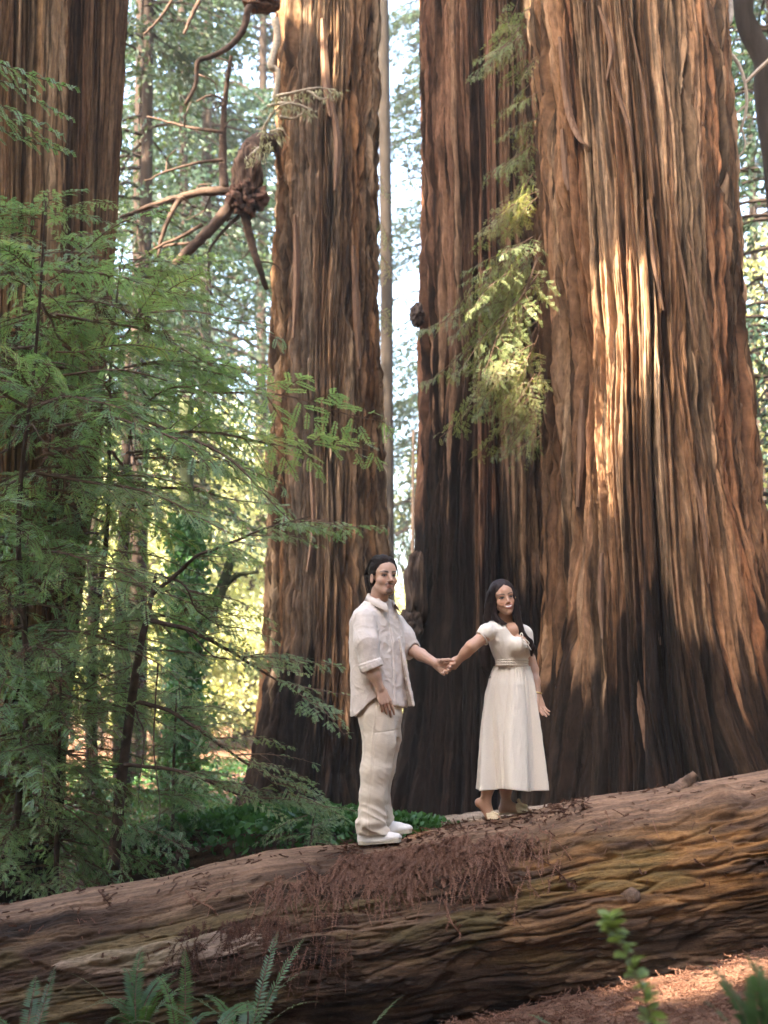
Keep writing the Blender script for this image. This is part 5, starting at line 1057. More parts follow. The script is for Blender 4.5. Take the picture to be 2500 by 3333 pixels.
def head_colors(V, C, B, k, skin, lip, male, smile, c):
    q = (V - C) @ B.T / k; x, y, z = q.T; ax = np.abs(x); front = (y > 0.045)
    def paint(m, colr, a=1.0):
        nonlocal c
        m = np.clip(m, 0, 1)[:, None] * a; c = c * (1 - m) + np.array(colr) * m
    sf = lambda d, w_: np.clip(0.5 - d / w_, 0, 1)
    nz = noise3(x * 400, y * 400, z * 400)
    red = np.array(skin) * np.array((1.08, 0.78, 0.72)); paint(np.exp(-((ax - 0.042) ** 2 + (z + 0.038) ** 2) / 0.018 ** 2) * front, red, 0.45); paint(np.exp(-((ax) ** 2 + (z + 0.036) ** 2) / 0.012 ** 2) * (y > 0.09), red, 0.3 if male else 0.12)
    # brows
    bz = 0.0185 + 0.005 * np.sin(np.clip((ax - 0.014) / 0.042, 0, 1) * 2.3) - 0.10 * np.clip(ax - 0.045, 0, 1); th = (0.0060 if male else 0.0040) * np.clip(1.25 - (ax - 0.014) / 0.05, 0.35, 1)
    paint(sf(np.abs(z - bz) - th, 0.003) * (ax > 0.011) * (ax < 0.056) * front, (0.03, 0.02, 0.016), 0.9)
    # dark lash line round each eye
    ex = (ax - 0.032) / 0.0165; ez = (z + 0.002 + 0.001 * 0) / 0.0085; r_ = np.hypot(ex, ez); paint(np.clip((1.15 - r_) * 4, 0, 1) * front * (ez > -0.4), (0.05, 0.03, 0.024), 0.8)
    if male:
        st = sstep(-0.045, -0.075, z) * (y > -0.03) * (z > -0.135); paint(st * (0.6 + 0.5 * nz), np.array(skin) * np.array((0.66, 0.66, 0.72)), 0.42)
    if smile:
        cur = 0.010 * np.clip(ax / 0.029, 0, 1.1) ** 2
        paint(sf(np.abs(z + 0.059 - cur) - 0.0035, 0.003) * (ax < 0.023) * front, lip, 0.75); paint(sf(np.abs(z + 0.078 - 1.5 * cur) - 0.0042, 0.003) * (ax < 0.022) * front, lip, 0.95)
    else:
        paint(sf(np.abs(z + 0.0645) - 0.0026, 0.003) * (ax < 0.0225) * front, lip, 0.8); paint(sf(np.abs(z + 0.0725) - 0.0038, 0.003) * (ax < 0.0195) * front, lip, 0.85); paint(sf(np.abs(z + 0.0685) - 0.0012, 0.002) * (ax < 0.022) * front, (0.12, 0.05, 0.04), 0.8)
    if male:
        bc = (0.045, 0.027, 0.02)
        mu = sf(np.abs(z + 0.0550 + 0.30 * np.clip(ax - 0.012, 0, 1)) - 0.0050, 0.003) * (ax < 0.029) * front; paint(mu * (0.9 + 0.5 * nz), bc, 0.92)
        go = sf(np.hypot(x / 0.024, (z + 0.101) / 0.0185) - 1, 0.35) * (y > 0.03) * (z < -0.083); paint(go * (0.9 + 0.5 * nz), bc, 0.9)
        paint(sf(np.hypot(x / 0.007, (z + 0.083) / 0.006) - 1, 0.4) * front, bc, 0.7)
    return c

# ================================================================== the man
MB = at(1228, 2742, 10.0); MBASE = MB.copy()
def M(px, py, dy=0.0): return at(px, py, 10.0 + dy)
man = empty('person', MBASE, 'man with dark hair and goatee in white linen shirt and cream trousers on the log', 'person')
fc = np.array([0.80, -0.60, 0.0]); rt = np.array([-0.60, -0.80, 0.0])             # chest direction, his right side
SKM = (0.49, 0.295, 0.205)
HC = M(1248, 1876, -0.03); HB = frame(rad(26), 0.0, rad(1)); HK = 1.0
b = Sdf(M(1130, 2760, -0.30) , M(1515, 1795, 0.42), 0.0034)
P = head(b, HC, HB, HK, True)
# neck, trunk, legs (mostly under the clothes)
b.cone(M(1238, 1925, -0.01), M(1228, 1985, 0.02), 0.056, 0.060, 0.02)
b.loft([(*M(1226, 1985, 0.02), 0.10, 0.06), (*M(1226, 2020, 0.02), 0.14, 0.07), (*M(1226, 2120, 0.02), 0.14, 0.085), (*M(1228, 2230, 0.02), 0.13, 0.08), (*M(1236, 2330, 0.02), 0.125, 0.08)], rt, 0.03)
SH_R, SH_L = M(1178, 2016, -0.16), M(1287, 2034, 0.20)
EL_R, WR_R = M(1204, 2160, -0.20), M(1236, 2240, -0.19)
EL_L, WR_L = M(1338, 2113, 0.18), M(1420, 2160, 0.02)
b.chain([SH_R, EL_R, EL_R * 0.55 + WR_R * 0.45, WR_R], [0.042, 0.041, 0.040, 0.0275], 0.02)
b.chain([SH_L, EL_L, EL_L * 0.6 + WR_L * 0.4, WR_L], [0.042, 0.041, 0.038, 0.027], 0.02)
KN_R, AN_R = M(1226, 2510, -0.10), M(1212, 2690, -0.09); KN_L, AN_L = M(1243, 2510, 0.12), M(1262, 2668, 0.12)
HP_R, HP_L = M(1232, 2330, -0.08), M(1244, 2330, 0.11)
for h_, k_, a_ in ((HP_R, KN_R, AN_R), (HP_L, KN_L, AN_L)): b.chain([h_, k_, a_], [0.055, 0.04, 0.034], 0.02)
for a_, dx in ((AN_R, 1), (AN_L, 1)): b.cone(a_ + np.array([-0.02, 0, -0.045]), a_ + np.array([0.10, -0.02, -0.05]), 0.03, 0.026, 0.02)
# right hand hangs, its back to the camera
hand(b, WR_R, M(1255, 2288, -0.19), (0.8, 0.25, 0.2), (-0.3, 1, 0.0), 1.06, (0.22, 0.28, 0.34, 0.4), 0.05, thumb=[M(1264, 2280, -0.15), M(1272, 2297, -0.13), M(1274, 2310, -0.12)])
# left hand: palm up-turned to the camera, holding hers
hand(b, WR_L, M(1452, 2180, -0.005), (0.25, 0.0, 0.9), (0.1, -1, 0.1), 1.06, (0.75, 0.8, 0.9, 1.0), 0.03, thumb=[M(1440, 2149, -0.035), M(1460, 2147, -0.045), M(1475, 2150, -0.045)])
def mcol(V):
    c = np.tile(np.array(SKM), (len(V), 1)); n = noise3(V[:, 0] * 30, V[:, 1] * 30, V[:, 2] * 30); c = c * (1 + 0.10 * n[:, None])
    hz = (V[:, 2] > M(0, 1950)[2])[:, None]; c2 = head_colors(V, HC, HB, HK, SKM, (0.47, 0.19, 0.155), True, False, c); c = np.where(hz, c2, c)
    kn = np.zeros(len(V))
    for p in (M(1255, 2295, -0.19), M(1265, 2322, -0.19), M(1240, 2322, -0.19)): kn += np.exp(-np.sum((V - p) ** 2, 1) / 0.018 ** 2)
    return c * (1 - 0.35 * np.clip(kn, 0, 1)[:, None] * np.array((0.0, 0.55, 0.6)))
part_mesh('body', b, M_SKIN, MBASE, man, sm=1, color=mcol)
mbody = man.children[0]
for q in (-1, 1): eye(mbody, MBASE, P(q * 0.032, 0.0838, -0.0035), HB, 1.0, -0.28)

# hair: swept back, parted, covering the neck
h = Sdf(M(1170, 1965, -0.16), M(1310, 1800, 0.14), 0.0030)
pk = lambda *r: np.array(r)
h.ell(P(0, -0.018, 0.048), pk(0.085, 0.101, 0.092), 0.01, HB)
h.ell(P(0, -0.052, -0.005), pk(0.078, 0.068, 0.085), 0.02, HB)
h.ell(P(0, -0.070, -0.070), pk(0.055, 0.036, 0.050), 0.02, HB)
for q in (-1, 1): h.cone(P(q * 0.074, 0.014, 0.030), P(q * 0.076, 0.014, -0.004), 0.006, 0.003, 0.01)      # side locks before the ear
def cut(X, Y, Z):                                             # clear the face: everything in front of the hairline
    q = np.stack([X - HC[0], Y - HC[1], Z - HC[2]], -1) @ HB.T; x, y, z = q[..., 0], q[..., 1], q[..., 2]
    line = 0.052 - 0.35 * np.clip(np.abs(x) - 0.045, 0, 1) + 0.006 * np.sin(x * 160)
    a = np.minimum(y - 0.028 - 0.55 * np.clip(z - 0.0, 0, 0.1) * 1.0, 1.0)
    return -np.minimum(y - (0.018 + 0.75 * np.clip(z, 0, 0.08)), 0.066 + 0.02 * np.abs(x) / 0.05 * 0 - z)
h.put(M(1170, 1965, -0.16), M(1310, 1800, 0.14), cut, 0.008, 'sub')
def cutear(X, Y, Z):
    q = np.stack([X - HC[0], Y - HC[1], Z - HC[2]], -1) @ HB.T; x, y, z = q[..., 0], q[..., 1], q[..., 2]
    return np.sqrt(((y + 0.006) / 0.023) ** 2 + ((z + 0.018) / 0.036) ** 2) * 0.02 - 0.02 + 0 * x
h.put(M(1170, 1965, -0.16), M(1310, 1800, 0.14), cutear, 0.004, 'sub')
def hdis(V):
    q = (V - HC) @ HB.T; a = np.arctan2(q[:, 0], q[:, 2] + 0.02) ; n = noise3(a * 9, q[:, 1] * 22 + q[:, 2] * 8, 0 * a + 3); n2 = noise3(a * 26, q[:, 1] * 30 + q[:, 2] * 14, 0 * a + 9); return 0.006 * n + 0.004 * n2
hm = part_mesh('hair', h, M_HAIR_M, MBASE, mbody, hdis, 1)
S_ = Soup(); rk = np.random.default_rng(2)
HR = np.array([0.084, 0.099, 0.085]); HO = np.array([0, -0.020, 0.046])
def onh(x, y, z, k=1.03):
    v = (np.array([x, y, z]) - HO) / HR; v = v / np.linalg.norm(v) * HR * k + HO; return P(*v)
for i in range(420):                                          # locks combed back and to the sides from a loose middle parting
    sd = rk.choice([-1, 1]); x0 = 0.008 + sd * abs(rk.normal(0.0, 0.030)); g = sd * abs(x0) ; j = lambda q: rk.normal() * q
    k0 = 1.0 + 0.09 * rk.random()
    if rk.random() < 0.6: pts = [onh(x0, 0.072, 0.086 + j(.004), 0.99), onh(x0 + sd * 0.012, 0.062, 0.105, 1.05 * k0), onh(x0 + sd * 0.03, 0.02, 0.12, 1.05 * k0), onh(x0 + sd * 0.045, -0.04, 0.10 + j(.01), 1.03 * k0), onh(sd * 0.07, -0.07, 0.03 + j(.02), 1.02)]
    else: pts = [onh(x0, 0.072, 0.086 + j(.004), 0.99), onh(x0 + sd * 0.03, 0.062, 0.088 + j(.006), 1.06), onh(sd * 0.075, 0.035 + j(.01), 0.06 + j(.01), 1.05), onh(sd * 0.084, 0.0 + j(.012), 0.03 + j(.01), 1.03), onh(sd * 0.08, -0.04, 0.0 + j(.015), 1.0)]
    S_.tube(spline(pts, 14) - MBASE, np.linspace(0.0023, 0.0009, 14) * rk.uniform(0.7, 1.5), 4)
for i in range(14):                                           # strands falling over the far temple
    S_.tube(spline([onh(0.03, 0.07, 0.088, 1.0), onh(0.058, 0.062, 0.072, 1.05), P(0.071 + 0.004 * rk.random(), 0.056, 0.038 + rk.normal() * 0.008), P(0.072 + 0.012 * rk.random(), 0.052 + 0.01 * rk.normal(), 0.008 + rk.normal() * 0.012)], 12) - MBASE, np.linspace(0.0026, 0.0008, 12), 5)
for i in range(90):
    x0 = rk.uniform(-0.078, 0.078); S_.tube(spline([P(x0 * 0.9, -0.075, 0.085), P(x0 * 1.05, -0.112, 0.02), P(x0, -0.108, -0.05), P(x0 * 0.85, -0.088 - rk.random() * 0.02, -0.105 + rk.normal() * 0.012)], 10) - MBASE, np.linspace(0.004, 0.0015, 10), 5)
link('hair_lock', S_.mesh('hair_lock', M_HAIR_M), hm)
# short beard hairs
S_ = Soup()
for i in range(190):
    x = rk.normal(0, 0.012); z = rk.uniform(-0.122, -0.088) if i > 90 else rk.uniform(-0.061, -0.050); x = x if i > 90 else rk.uniform(-0.023, 0.023); z -= 0.25 * max(0, abs(x) - 0.012) if i <= 90 else 0
    y = 0.0885 - 10 * x * x if i > 90 else 0.0925 - 12 * x * x; y -= max(0, -0.105 - z) * 0.9
    S_.tube(np.array([P(x, y - 0.004, z), P(x * 1.1, y + 0.002, z - 0.004), P(x * 1.15, y + 0.0025, z - 0.009)]) - MBASE, [0.0011, 0.0009, 0.0003], 3)
link('beard', S_.mesh('beard', M_HAIR_M), mbody)

# shirt
s = Sdf(M(1120, 2350, -0.36), M(1375, 1925, 0.36), 0.0042)
cx = lambda px, py, dy, a, d_: (*M(px, py, dy), a, d_)
s.loft([cx(1230, 1950, 0.01, 0.072, 0.068), cx(1227, 1972, 0.02, 0.125, 0.085), cx(1225, 1996, 0.02, 0.180, 0.104), cx(1224, 2025, 0.02, 0.205, 0.118), cx(1227, 2090, 0.02, 0.208, 0.138), cx(1229, 2170, 0.02, 0.200, 0.140), cx(1232, 2250, 0.02, 0.203, 0.142), cx(1235, 2345, 0.02, 0.212, 0.150)], rt, 0.02, 2.3)
s.chain([SH_R + np.array([0.015, 0.02, 0.0]), SH_R * 0.5 + EL_R * 0.5 + np.array([0, -0.01, 0]), EL_R + np.array([0, 0, 0.005])], [0.072, 0.070, 0.062], 0.03)
s.chain([SH_L + np.array([-0.01, 0, 0.0]), SH_L * 0.5 + EL_L * 0.5, EL_L * 0.95 + SH_L * 0.05], [0.074, 0.068, 0.058], 0.03)
def ring(s, a, b, r, t_=0.010):
    """rolled cuff: a torus-like band round the axis a-b"""
    a, b = np.array(a), np.array(b); d = nrm(b - a); L = np.linalg.norm(b - a); R_ = r + 0.02
    def f(X, Y, Z):
        px, py, pz = X - a[0], Y - a[1], Z - a[2]; u_ = px * d[0] + py * d[1] + pz * d[2]; q = np.sqrt(np.maximum(px * px + py * py + pz * pz - u_ * u_, 0))
        return np.maximum(np.abs(q - r) - t_ * (1 - 0.3 * (u_ / L)), np.abs(u_ - L / 2) - L / 2)
    s.put(np.minimum(a, b) - R_, np.maximum(a, b) + R_, f, 0.008)
dR = nrm(WR_R - EL_R); dL = nrm(WR_L - EL_L)
ax_R = nrm(np.array([0.14, -0.05, -1.0])); 
def cutcone(s, a, d, L, r):
    s.cone(a, a + d * L, r, r, 0.004, 'sub')
cutcone(s, EL_R + dR * 0.022, dR, 0.12, 0.054); cutcone(s, EL_L + dL * 0.012, dL, 0.12, 0.05)
ring(s, EL_R - ax_R * 0.012, EL_R + dR * 0.030, 0.062, 0.011); ring(s, EL_R + dR * 0.004, EL_R + dR * 0.034, 0.066, 0.008)
ring(s, EL_L - dL * 0.05, EL_L + dL * 0.014, 0.057, 0.010)
# hem: long tail at the back, rising to the side seam, dipping again in front
def hemcut(X, Y, Z):
    q = (X - M(1228, 2300, 0.02)[0]) * fc[0] + (Y - 10.02) * fc[1]; r_ = (X - M(1228, 2300, 0.02)[0]) * rt[0] + (Y - 10.02) * rt[1]
    pxs = [1130, 1158, 1185, 1205, 1224, 1245, 1275, 1310, 1340]; zz = np.interp(X, [M(p_, 2300)[0] for p_ in pxs], [M(0, v_)[2] for v_ in (2334, 2330, 2306, 2284, 2270, 2280, 2294, 2301, 2303)])
    return Z - zz
s.put(M(1120, 2350, -0.36), M(1375, 2240, 0.36), hemcut, 0.004, 'sub')
# the far front panel hangs open and swings forward
def panel(P4, t_=0.006):
    A = [np.array(p) for p in P4]
    for i in range(26):
        f = i / 25; a, b_ = A[0] * (1 - f) + A[1] * f, A[3] * (1 - f) + A[2] * f; s.cone(a, b_, t_, t_, 0.010)
panel([M(1288, 2010, 0.02), M(1300, 2075, 0.02), M(1316, 2180, 0.03), M(1304, 2010, 0.10)], 0.006)
panel([M(1300, 2080, -0.02), M(1346, 2294, -0.03), M(1322, 2292, 0.13), M(1296, 2080, 0.10)], 0.008)
# neckline opening
s.cone(M(1246, 1915, -0.03), M(1272, 1985, -0.095), 0.052, 0.022, 0.006, 'sub')
s.cone(M(1238, 1915, -0.01), M(1232, 1958, 0.01), 0.06, 0.062, 0.004, 'sub')
def folds(V):
    x, y, z = V.T; q = (x - MBASE[0]) * fc[0] + (y - 10) * fc[1]; rr = (x - MBASE[0]) * rt[0] + (y - 10) * rt[1]; zz = z - MBASE[2]
    wv = noise3(x * 9, y * 9, z * 5); f1 = noise3(q * 14 + 2 * wv, rr * 12, zz * 3.2); rg_ = 1 - np.abs(noise3(q * 22 + zz * 9 + 1.5 * wv, rr * 18, zz * 12)) * 3.2
    rg2_ = 1 - np.abs(noise3(q * 16 - zz * 16 + 2 * wv, rr * 14 + 4, zz * 9)) * 3.0
    d = 0.009 * f1 + 0.0026 * np.clip(rg_, 0, 1) ** 1.5 + 0.0024 * np.clip(rg2_, 0, 1) ** 1.5 + 0.0008 * noise3(x * 45, y * 45, z * 45)
    pl = np.abs(q * 0 + (rr + 0.006)) ; d = d - 0.006 * np.exp(-((rr - 0.012) / 0.006) ** 2) * (q > 0.05) + 0.0035 * (np.abs(rr + 0.004) < 0.014) * (q > 0.05)      # button placket
    seam = np.exp(-((zz - (1.475 - 0.25 * np.abs(q))) / 0.006) ** 2) * (q < 0.03); return d - 0.003 * seam
sh_ = part_mesh('shirt', s, M_SHIRT, MBASE, man, folds, 1)
# collar: folded leaf round the neck
def collar(n=40):
    V = []; a = np.linspace(-2.55, 2.55, n); c0 = M(1234, 1944, 0.0)
    for i, t_ in enumerate(a):
        f = abs(t_) / 2.55; d = -fc * math.cos(t_) + rt * math.sin(t_); r0 = 0.063 + 0.012 * f; drop = 0.075 * f ** 1.6
        top = c0 + d * r0 + fc * 0.022 * f + np.array([0, 0, 0.026 - drop]); edge = c0 + d * (r0 + 0.030 + 0.012 * f) + fc * (0.03 * f) + np.array([0, 0, -0.012 - drop - 0.018 * f ** 3]); mid_ = c0 + d * (r0 + 0.012) + fc * 0.024 * f + np.array([0, 0, 0.030 - drop]); low = c0 + d * (r0 + 0.002) + fc * 0.022 * f + np.array([0, 0, -0.03 - drop]); und = edge - d * 0.006 + np.array([0, 0, -0.002])
        V += [low, top, mid_, edge, und]
    return np.array(V), n
V, n = collar(); link('collar', mesh_np('collar', V - MBASE, grid_faces(n, 5), True, M_SHIRT), sh_)
for i in range(6):
    f = (i + 0.6) / 6.3; p = M(1284 + 28 * f, 2000 + 285 * f, -0.075 - 0.03 * f); S_ = Soup(); S_.tube(np.array([p + fc * 0.035, p + fc * 0.039]) - MBASE, 0.0055, 10); link('button', S_.mesh('button', M_BUTTON), sh_)
# chest pocket stitched on the near side
# trousers
p_ = Sdf(M(1135, 2725, -0.30), M(1340, 2255, 0.34), 0.0045)
p_.loft([cx(1240, 2400, 0.01, 0.125, 0.100), cx(1238, 2330, 0.01, 0.150, 0.122), cx(1236, 2262, 0.01, 0.150, 0.112)], rt, 0.03, 2.3)
lg = lambda pts, R_: p_.chain([M(*q) for q in pts], R_, 0.03)
lg([(1228, 2330, -0.075), (1236, 2420, -0.085), (1222, 2510, -0.095), (1214, 2590, -0.095), (1211, 2650, -0.095), (1210, 2680, -0.095)], [0.106, 0.096, 0.090, 0.082, 0.077, 0.077])
lg([(1250, 2330, 0.10), (1252, 2400, 0.10), (1242, 2500, 0.10), (1232, 2590, 0.11), (1240, 2640, 0.115), (1254, 2678, 0.115)], [0.104, 0.098, 0.080, 0.068, 0.062, 0.056])
p_.ell(M(1190, 2688, -0.095), (0.060, 0.075, 0.030), 0.03); p_.ell(M(1205, 2678, -0.10), (0.078, 0.09, 0.028), 0.03)                    # cloth breaking over the shoe
p_.cone(M(1190, 2700, -0.1), M(1240, 2716, -0.105), 0.058, 0.05, 0.02)
p_.cone(M(1245, 2680, 0.12), M(1264, 2694, 0.11), 0.05, 0.045, 0.02)
def tfold(V):
    x, y, z = V.T; zz = z - MBASE[2]; wv = noise3(x * 8, y * 8, z * 8); low = sstep(0.35, 0.05, zz)
    r1 = 1 - np.abs(noise3(x * 7 + 2 * wv, y * 7, zz * 17 + x * 9)) * 3.0; r2 = 1 - np.abs(noise3(x * 20 + wv, y * 15, zz * 6 - x * 12)) * 3.2
    d = 0.007 * noise3(x * 8, y * 8, z * 5 + 3) + (0.0022 + 0.009 * low) * np.clip(r1, 0, 1) + 0.0018 * np.clip(r2, 0, 1) + 0.0006 * noise3(x * 40, y * 40, z * 40)
    side = (x - np.interp(zz, [0, 0.2, 0.45, 0.85], [M(1205, 0)[0], M(1202, 0)[0], M(1215, 0)[0], M(1226, 0)[0]])); d = d - 0.0035 * np.exp(-(side / 0.004) ** 2) * (y < 9.95)       # outer seam
    kz = M(0, 2384)[2] - MBASE[2]; d = d - 0.003 * np.exp(-((zz - kz - 0.12 * side) / 0.004) ** 2) * (side > -0.01) * (y < 9.98)
    return d - 0.003 * np.exp(-((zz - 0.045 + 0.1 * side) / 0.004) ** 2)
part_mesh('trousers', p_, M_TROUSER, MBASE, man, tfold, 1)

# sneakers
def sneaker(pts_heel, pts_toe, zrise, dy, yaw, nm):
    A = at(*pts_heel); B_ = at(*pts_toe); d = nrm(B_ - A); L = float(np.linalg.norm(B_ - A)); w_ = nrm(np.cross([0, 0, 1.0], d)); u = np.cross(d, w_)
    q = Sdf(np.minimum(A, B_) - 0.10, np.maximum(A, B_) + 0.14, 0.0032); Pq = lambda f, x, z: A + d * L * f + w_ * x + u * z
    q.ell(Pq(0.16, 0, 0.045), (0.050, 0.038, 0.052), 0.02, np.array([d, w_, u])); q.cone(Pq(0.16, 0, 0.078), Pq(0.34, 0, 0.072), 0.034, 0.032, 0.02); q.cone(Pq(0.34, 0, 0.055), Pq(0.66, 0, 0.040), 0.040, 0.036, 0.03)
    q.ell(Pq(0.78, 0, 0.032), (0.062, 0.046, 0.030), 0.02, np.array([d, w_, u])); q.ell(Pq(0.45, 0, 0.02), (0.12, 0.043, 0.022), 0.02, np.array([d, w_, u]))
    e = empty(nm, A, None, None); e.parent = man; e.location = tuple(A - MBASE)
    part_mesh('upper', q, M_SHOE, A, e, lambda V: 0.0012 * noise3(V[:, 0] * 60, V[:, 1] * 60, V[:, 2] * 60), 1)
    q = Sdf(np.minimum(A, B_) - 0.10, np.maximum(A, B_) + 0.10, 0.0032)
    for f0, f1, r0, r1 in ((0.12, 0.40, 0.036, 0.036), (0.40, 0.82, 0.036, 0.045)):
        a_, b_ = Pq(f0, 0, 0.012), Pq(f1, 0, 0.012 + 0.003 * f1)
        def f(X, Y, Z, a_=a_, b_=b_, r0=r0, r1=r1):
            px, py, pz = X - a_[0], Y - a_[1], Z - a_[2]; ab = b_ - a_; t_ = np.clip((px * ab[0] + py * ab[1] + pz * ab[2]) / (ab @ ab), 0, 1); hx = (px - ab[0] * t_); hy = py - ab[1] * t_; hz = pz - ab[2] * t_
            v_ = hx * u[0] + hy * u[1] + hz * u[2]; rr = np.sqrt(np.maximum(hx * hx + hy * hy + hz * hz - v_ * v_, 0)); return np.maximum(rr - (r0 + (r1 - r0) * t_), np.abs(v_) - 0.014)
        q.put(np.minimum(a_, b_) - 0.06, np.maximum(a_, b_) + 0.06, f, 0.006)
    part_mesh('sole', q, M_SOLE, A, e, None, 1)
    S_ = Soup()
    for i in range(5):
        f = 0.36 + 0.075 * i; z_ = 0.101 - 0.105 * (f - 0.34); S_.tube(spline([Pq(f - 0.02, 0.026, z_ - 0.014), Pq(f, 0, z_ + 0.001), Pq(f + 0.015, -0.026, z_ - 0.014)], 7) - A, 0.003, 5); S_.tube(spline([Pq(f - 0.02, -0.026, z_ - 0.014), Pq(f, 0, z_ + 0.002), Pq(f + 0.015, 0.026, z_ - 0.014)], 7) - A, 0.003, 5)
    link('laces', S_.mesh('laces', M_SHOE), e)
sneaker((1168, 2750, 9.905), (1308, 2741, 9.88), 0, 0, 0, 'shoe'); sneaker((1218, 2722, 10.13), (1341, 2712, 10.05), 0, 0, 0, 'shoe')
# ================================================================== the woman
WY = 10.06
def Wp(px, py, dy=0.0): return at(px, py, WY + dy)
WBASE = Wp(1640, 2665)
wom = empty('person', WBASE, 'smiling woman with long dark hair in a white midi dress looking back over her shoulder', 'person')
SKW = (0.48, 0.27, 0.175)
wf = np.array([0.80, -0.60, 0.0]); wr = np.array([-0.60, -0.80, 0.0])
WC = Wp(1638, 1947, -0.02); WB = frame(rad(11), rad(-11), rad(0)); WK = 0.93
b = Sdf(Wp(1435, 2690, -0.30), Wp(1795, 1875, 0.32), 0.0034)
P = head(b, WC, WB, WK, False, True)
b.cone(Wp(1645, 1985, 0.02), Wp(1650, 2050, 0.04), 0.048, 0.050, 0.02)
b.loft([(*Wp(1650, 2028, 0.03), 0.06, 0.05), (*Wp(1648, 2052, 0.02), 0.12, 0.066), (*Wp(1652, 2110, 0.02), 0.10, 0.075), (*Wp(1664, 2165, 0.02), 0.085, 0.065), (*Wp(1664, 2300, 0.02), 0.09, 0.07)], wr, 0.03)
WSR, WSL = Wp(1586, 2064, -0.10), Wp(1705, 2072, 0.14)
WER, WWR = Wp(1535, 2104, -0.14), Wp(1490, 2152, -0.08)
b.chain([WSR, WER, WER * 0.6 + WWR * 0.4, WWR], [0.043, 0.037, 0.0335, 0.0235], 0.02)
WEL, WWL = Wp(1735, 2180, 0.12), Wp(1750, 2262, 0.06)
b.chain([WSL, WEL, WEL * 0.55 + WWL * 0.45, WWL], [0.042, 0.034, 0.031, 0.022], 0.02)
# right hand lies in his palm, fingers folded round its edge
hand(b, WWR, Wp(1472, 2167, -0.085), (-0.4, -0.4, 0.6), (-0.75, 0.3, -0.6), 0.92, (0.75, 0.78, 0.8, 0.85), 0.05, thumb=[Wp(1478, 2160, -0.10), Wp(1466, 2163, -0.115), Wp(1455, 2172, -0.115)], flen=0.95)
hand(b, WWL, Wp(1760, 2296, 0.04), (-0.3, -0.3, -0.1), (0.25, -1, 0.0), 0.92, (0.18, 0.2, 0.24, 0.28), 0.07, thumb=[Wp(1750, 2290, 0.0), Wp(1750, 2305, -0.01), Wp(1752, 2318, -0.015)])
# legs and feet
b.ell(Wp(1672, 2052, -0.045), (0.062, 0.05, 0.05), 0.02); b.ell(Wp(1694, 2090, -0.085), (0.05, 0.048, 0.045), 0.02)
b.chain([Wp(1658, 2300, 0.0), Wp(1628, 2470, 0.0), Wp(1588, 2565, -0.01), Wp(1580, 2612, -0.01)], [0.06, 0.045, 0.036, 0.030], 0.03)
b.chain([Wp(1672, 2300, 0.05), Wp(1655, 2470, 0.06), Wp(1647, 2570, 0.085), Wp(1646, 2618, 0.09)], [0.06, 0.045, 0.034, 0.031], 0.03)
b.ell(Wp(1559, 2612, -0.01), (0.024, 0.022, 0.025), 0.015); b.cone(Wp(1562, 2614, -0.01), Wp(1592, 2652, -0.01), 0.024, 0.026, 0.02); b.cone(Wp(1580, 2605, -0.01), Wp(1597, 2650, -0.01), 0.03, 0.023, 0.02); b.cone(Wp(1594, 2655, -0.01), Wp(1622, 2664, -0.02), 0.026, 0.018, 0.02)
b.ell(Wp(1637, 2634, 0.09), (0.026, 0.024, 0.026), 0.015); b.cone(Wp(1640, 2634, 0.09), Wp(1692, 2637, 0.07), 0.028, 0.024, 0.02); b.cone(Wp(1648, 2618, 0.09), Wp(1690, 2632, 0.07), 0.026, 0.020, 0.03); b.cone(Wp(1690, 2637, 0.07), Wp(1718, 2638, 0.06), 0.026, 0.016, 0.02)
for i in range(5):
    b.cone(Wp(1616, 2664, -0.05 + 0.014 * i), Wp(1626 - 1.5 * i, 2667, -0.055 + 0.015 * i), 0.009, 0.008, 0.003); b.cone(Wp(1716, 2637, 0.035 + 0.014 * i), Wp(1727 - 1.5 * i, 2638, 0.03 + 0.015 * i), 0.009, 0.008, 0.003)
def wcol(V):
    c = np.tile(np.array(SKW), (len(V), 1)); n = noise3(V[:, 0] * 30, V[:, 1] * 30, V[:, 2] * 30); c = c * (1 + 0.08 * n[:, None])
    hz = (V[:, 2] > Wp(0, 2012)[2])[:, None]; c2 = head_colors(V, WC, WB, WK, SKW, (0.42, 0.115, 0.10), False, True, c); c = np.where(hz, c2, c)
    # small line tattoo on the upper arm
    tp = Wp(1584, 2076, -0.14); q = V - tp; ln = np.abs(q[:, 0] * 0.9 + q[:, 2] * 0.35 - 0.004 * np.sin(q[:, 2] * 300)); m = (np.clip(1 - ln / 0.0035, 0, 1) * (np.abs(q[:, 2]) < 0.03) * (V[:, 1] < WY - 0.11) + np.clip(1 - np.abs(q[:, 0] - 0.3 * q[:, 2] - 0.004) / 0.003, 0, 1) * (q[:, 2] > 0) * (q[:, 2] < 0.02) * (V[:, 1] < WY - 0.11)) * (V[:, 0] < Wp(1600, 0)[0])
    return c * (1 - 0.55 * np.clip(m, 0, 1)[:, None])
part_mesh('body', b, M_SKIN, WBASE, wom, sm=1, color=wcol)
wbody = wom.children[0]
for q in (-1, 1): eye(wbody, WBASE, P(q * 0.032, 0.0845, -0.004), WB, 0.93, -0.1)
S_ = Soup()                                                   # upper teeth of the smile
tx = np.linspace(-0.0215, 0.0215, 15); S_.tube(np.array([P(x, 0.0990 - 7 * x * x, -0.0680 + 1.45 * 0.010 * (x / 0.029) ** 2) for x in tx]) - WBASE, 0.0012 + 0.0036 * np.sqrt(np.clip(1 - (tx / 0.0215) ** 2, 0, 1)), 10)
link('teeth', S_.mesh('teeth', M_TEETH), wbody)

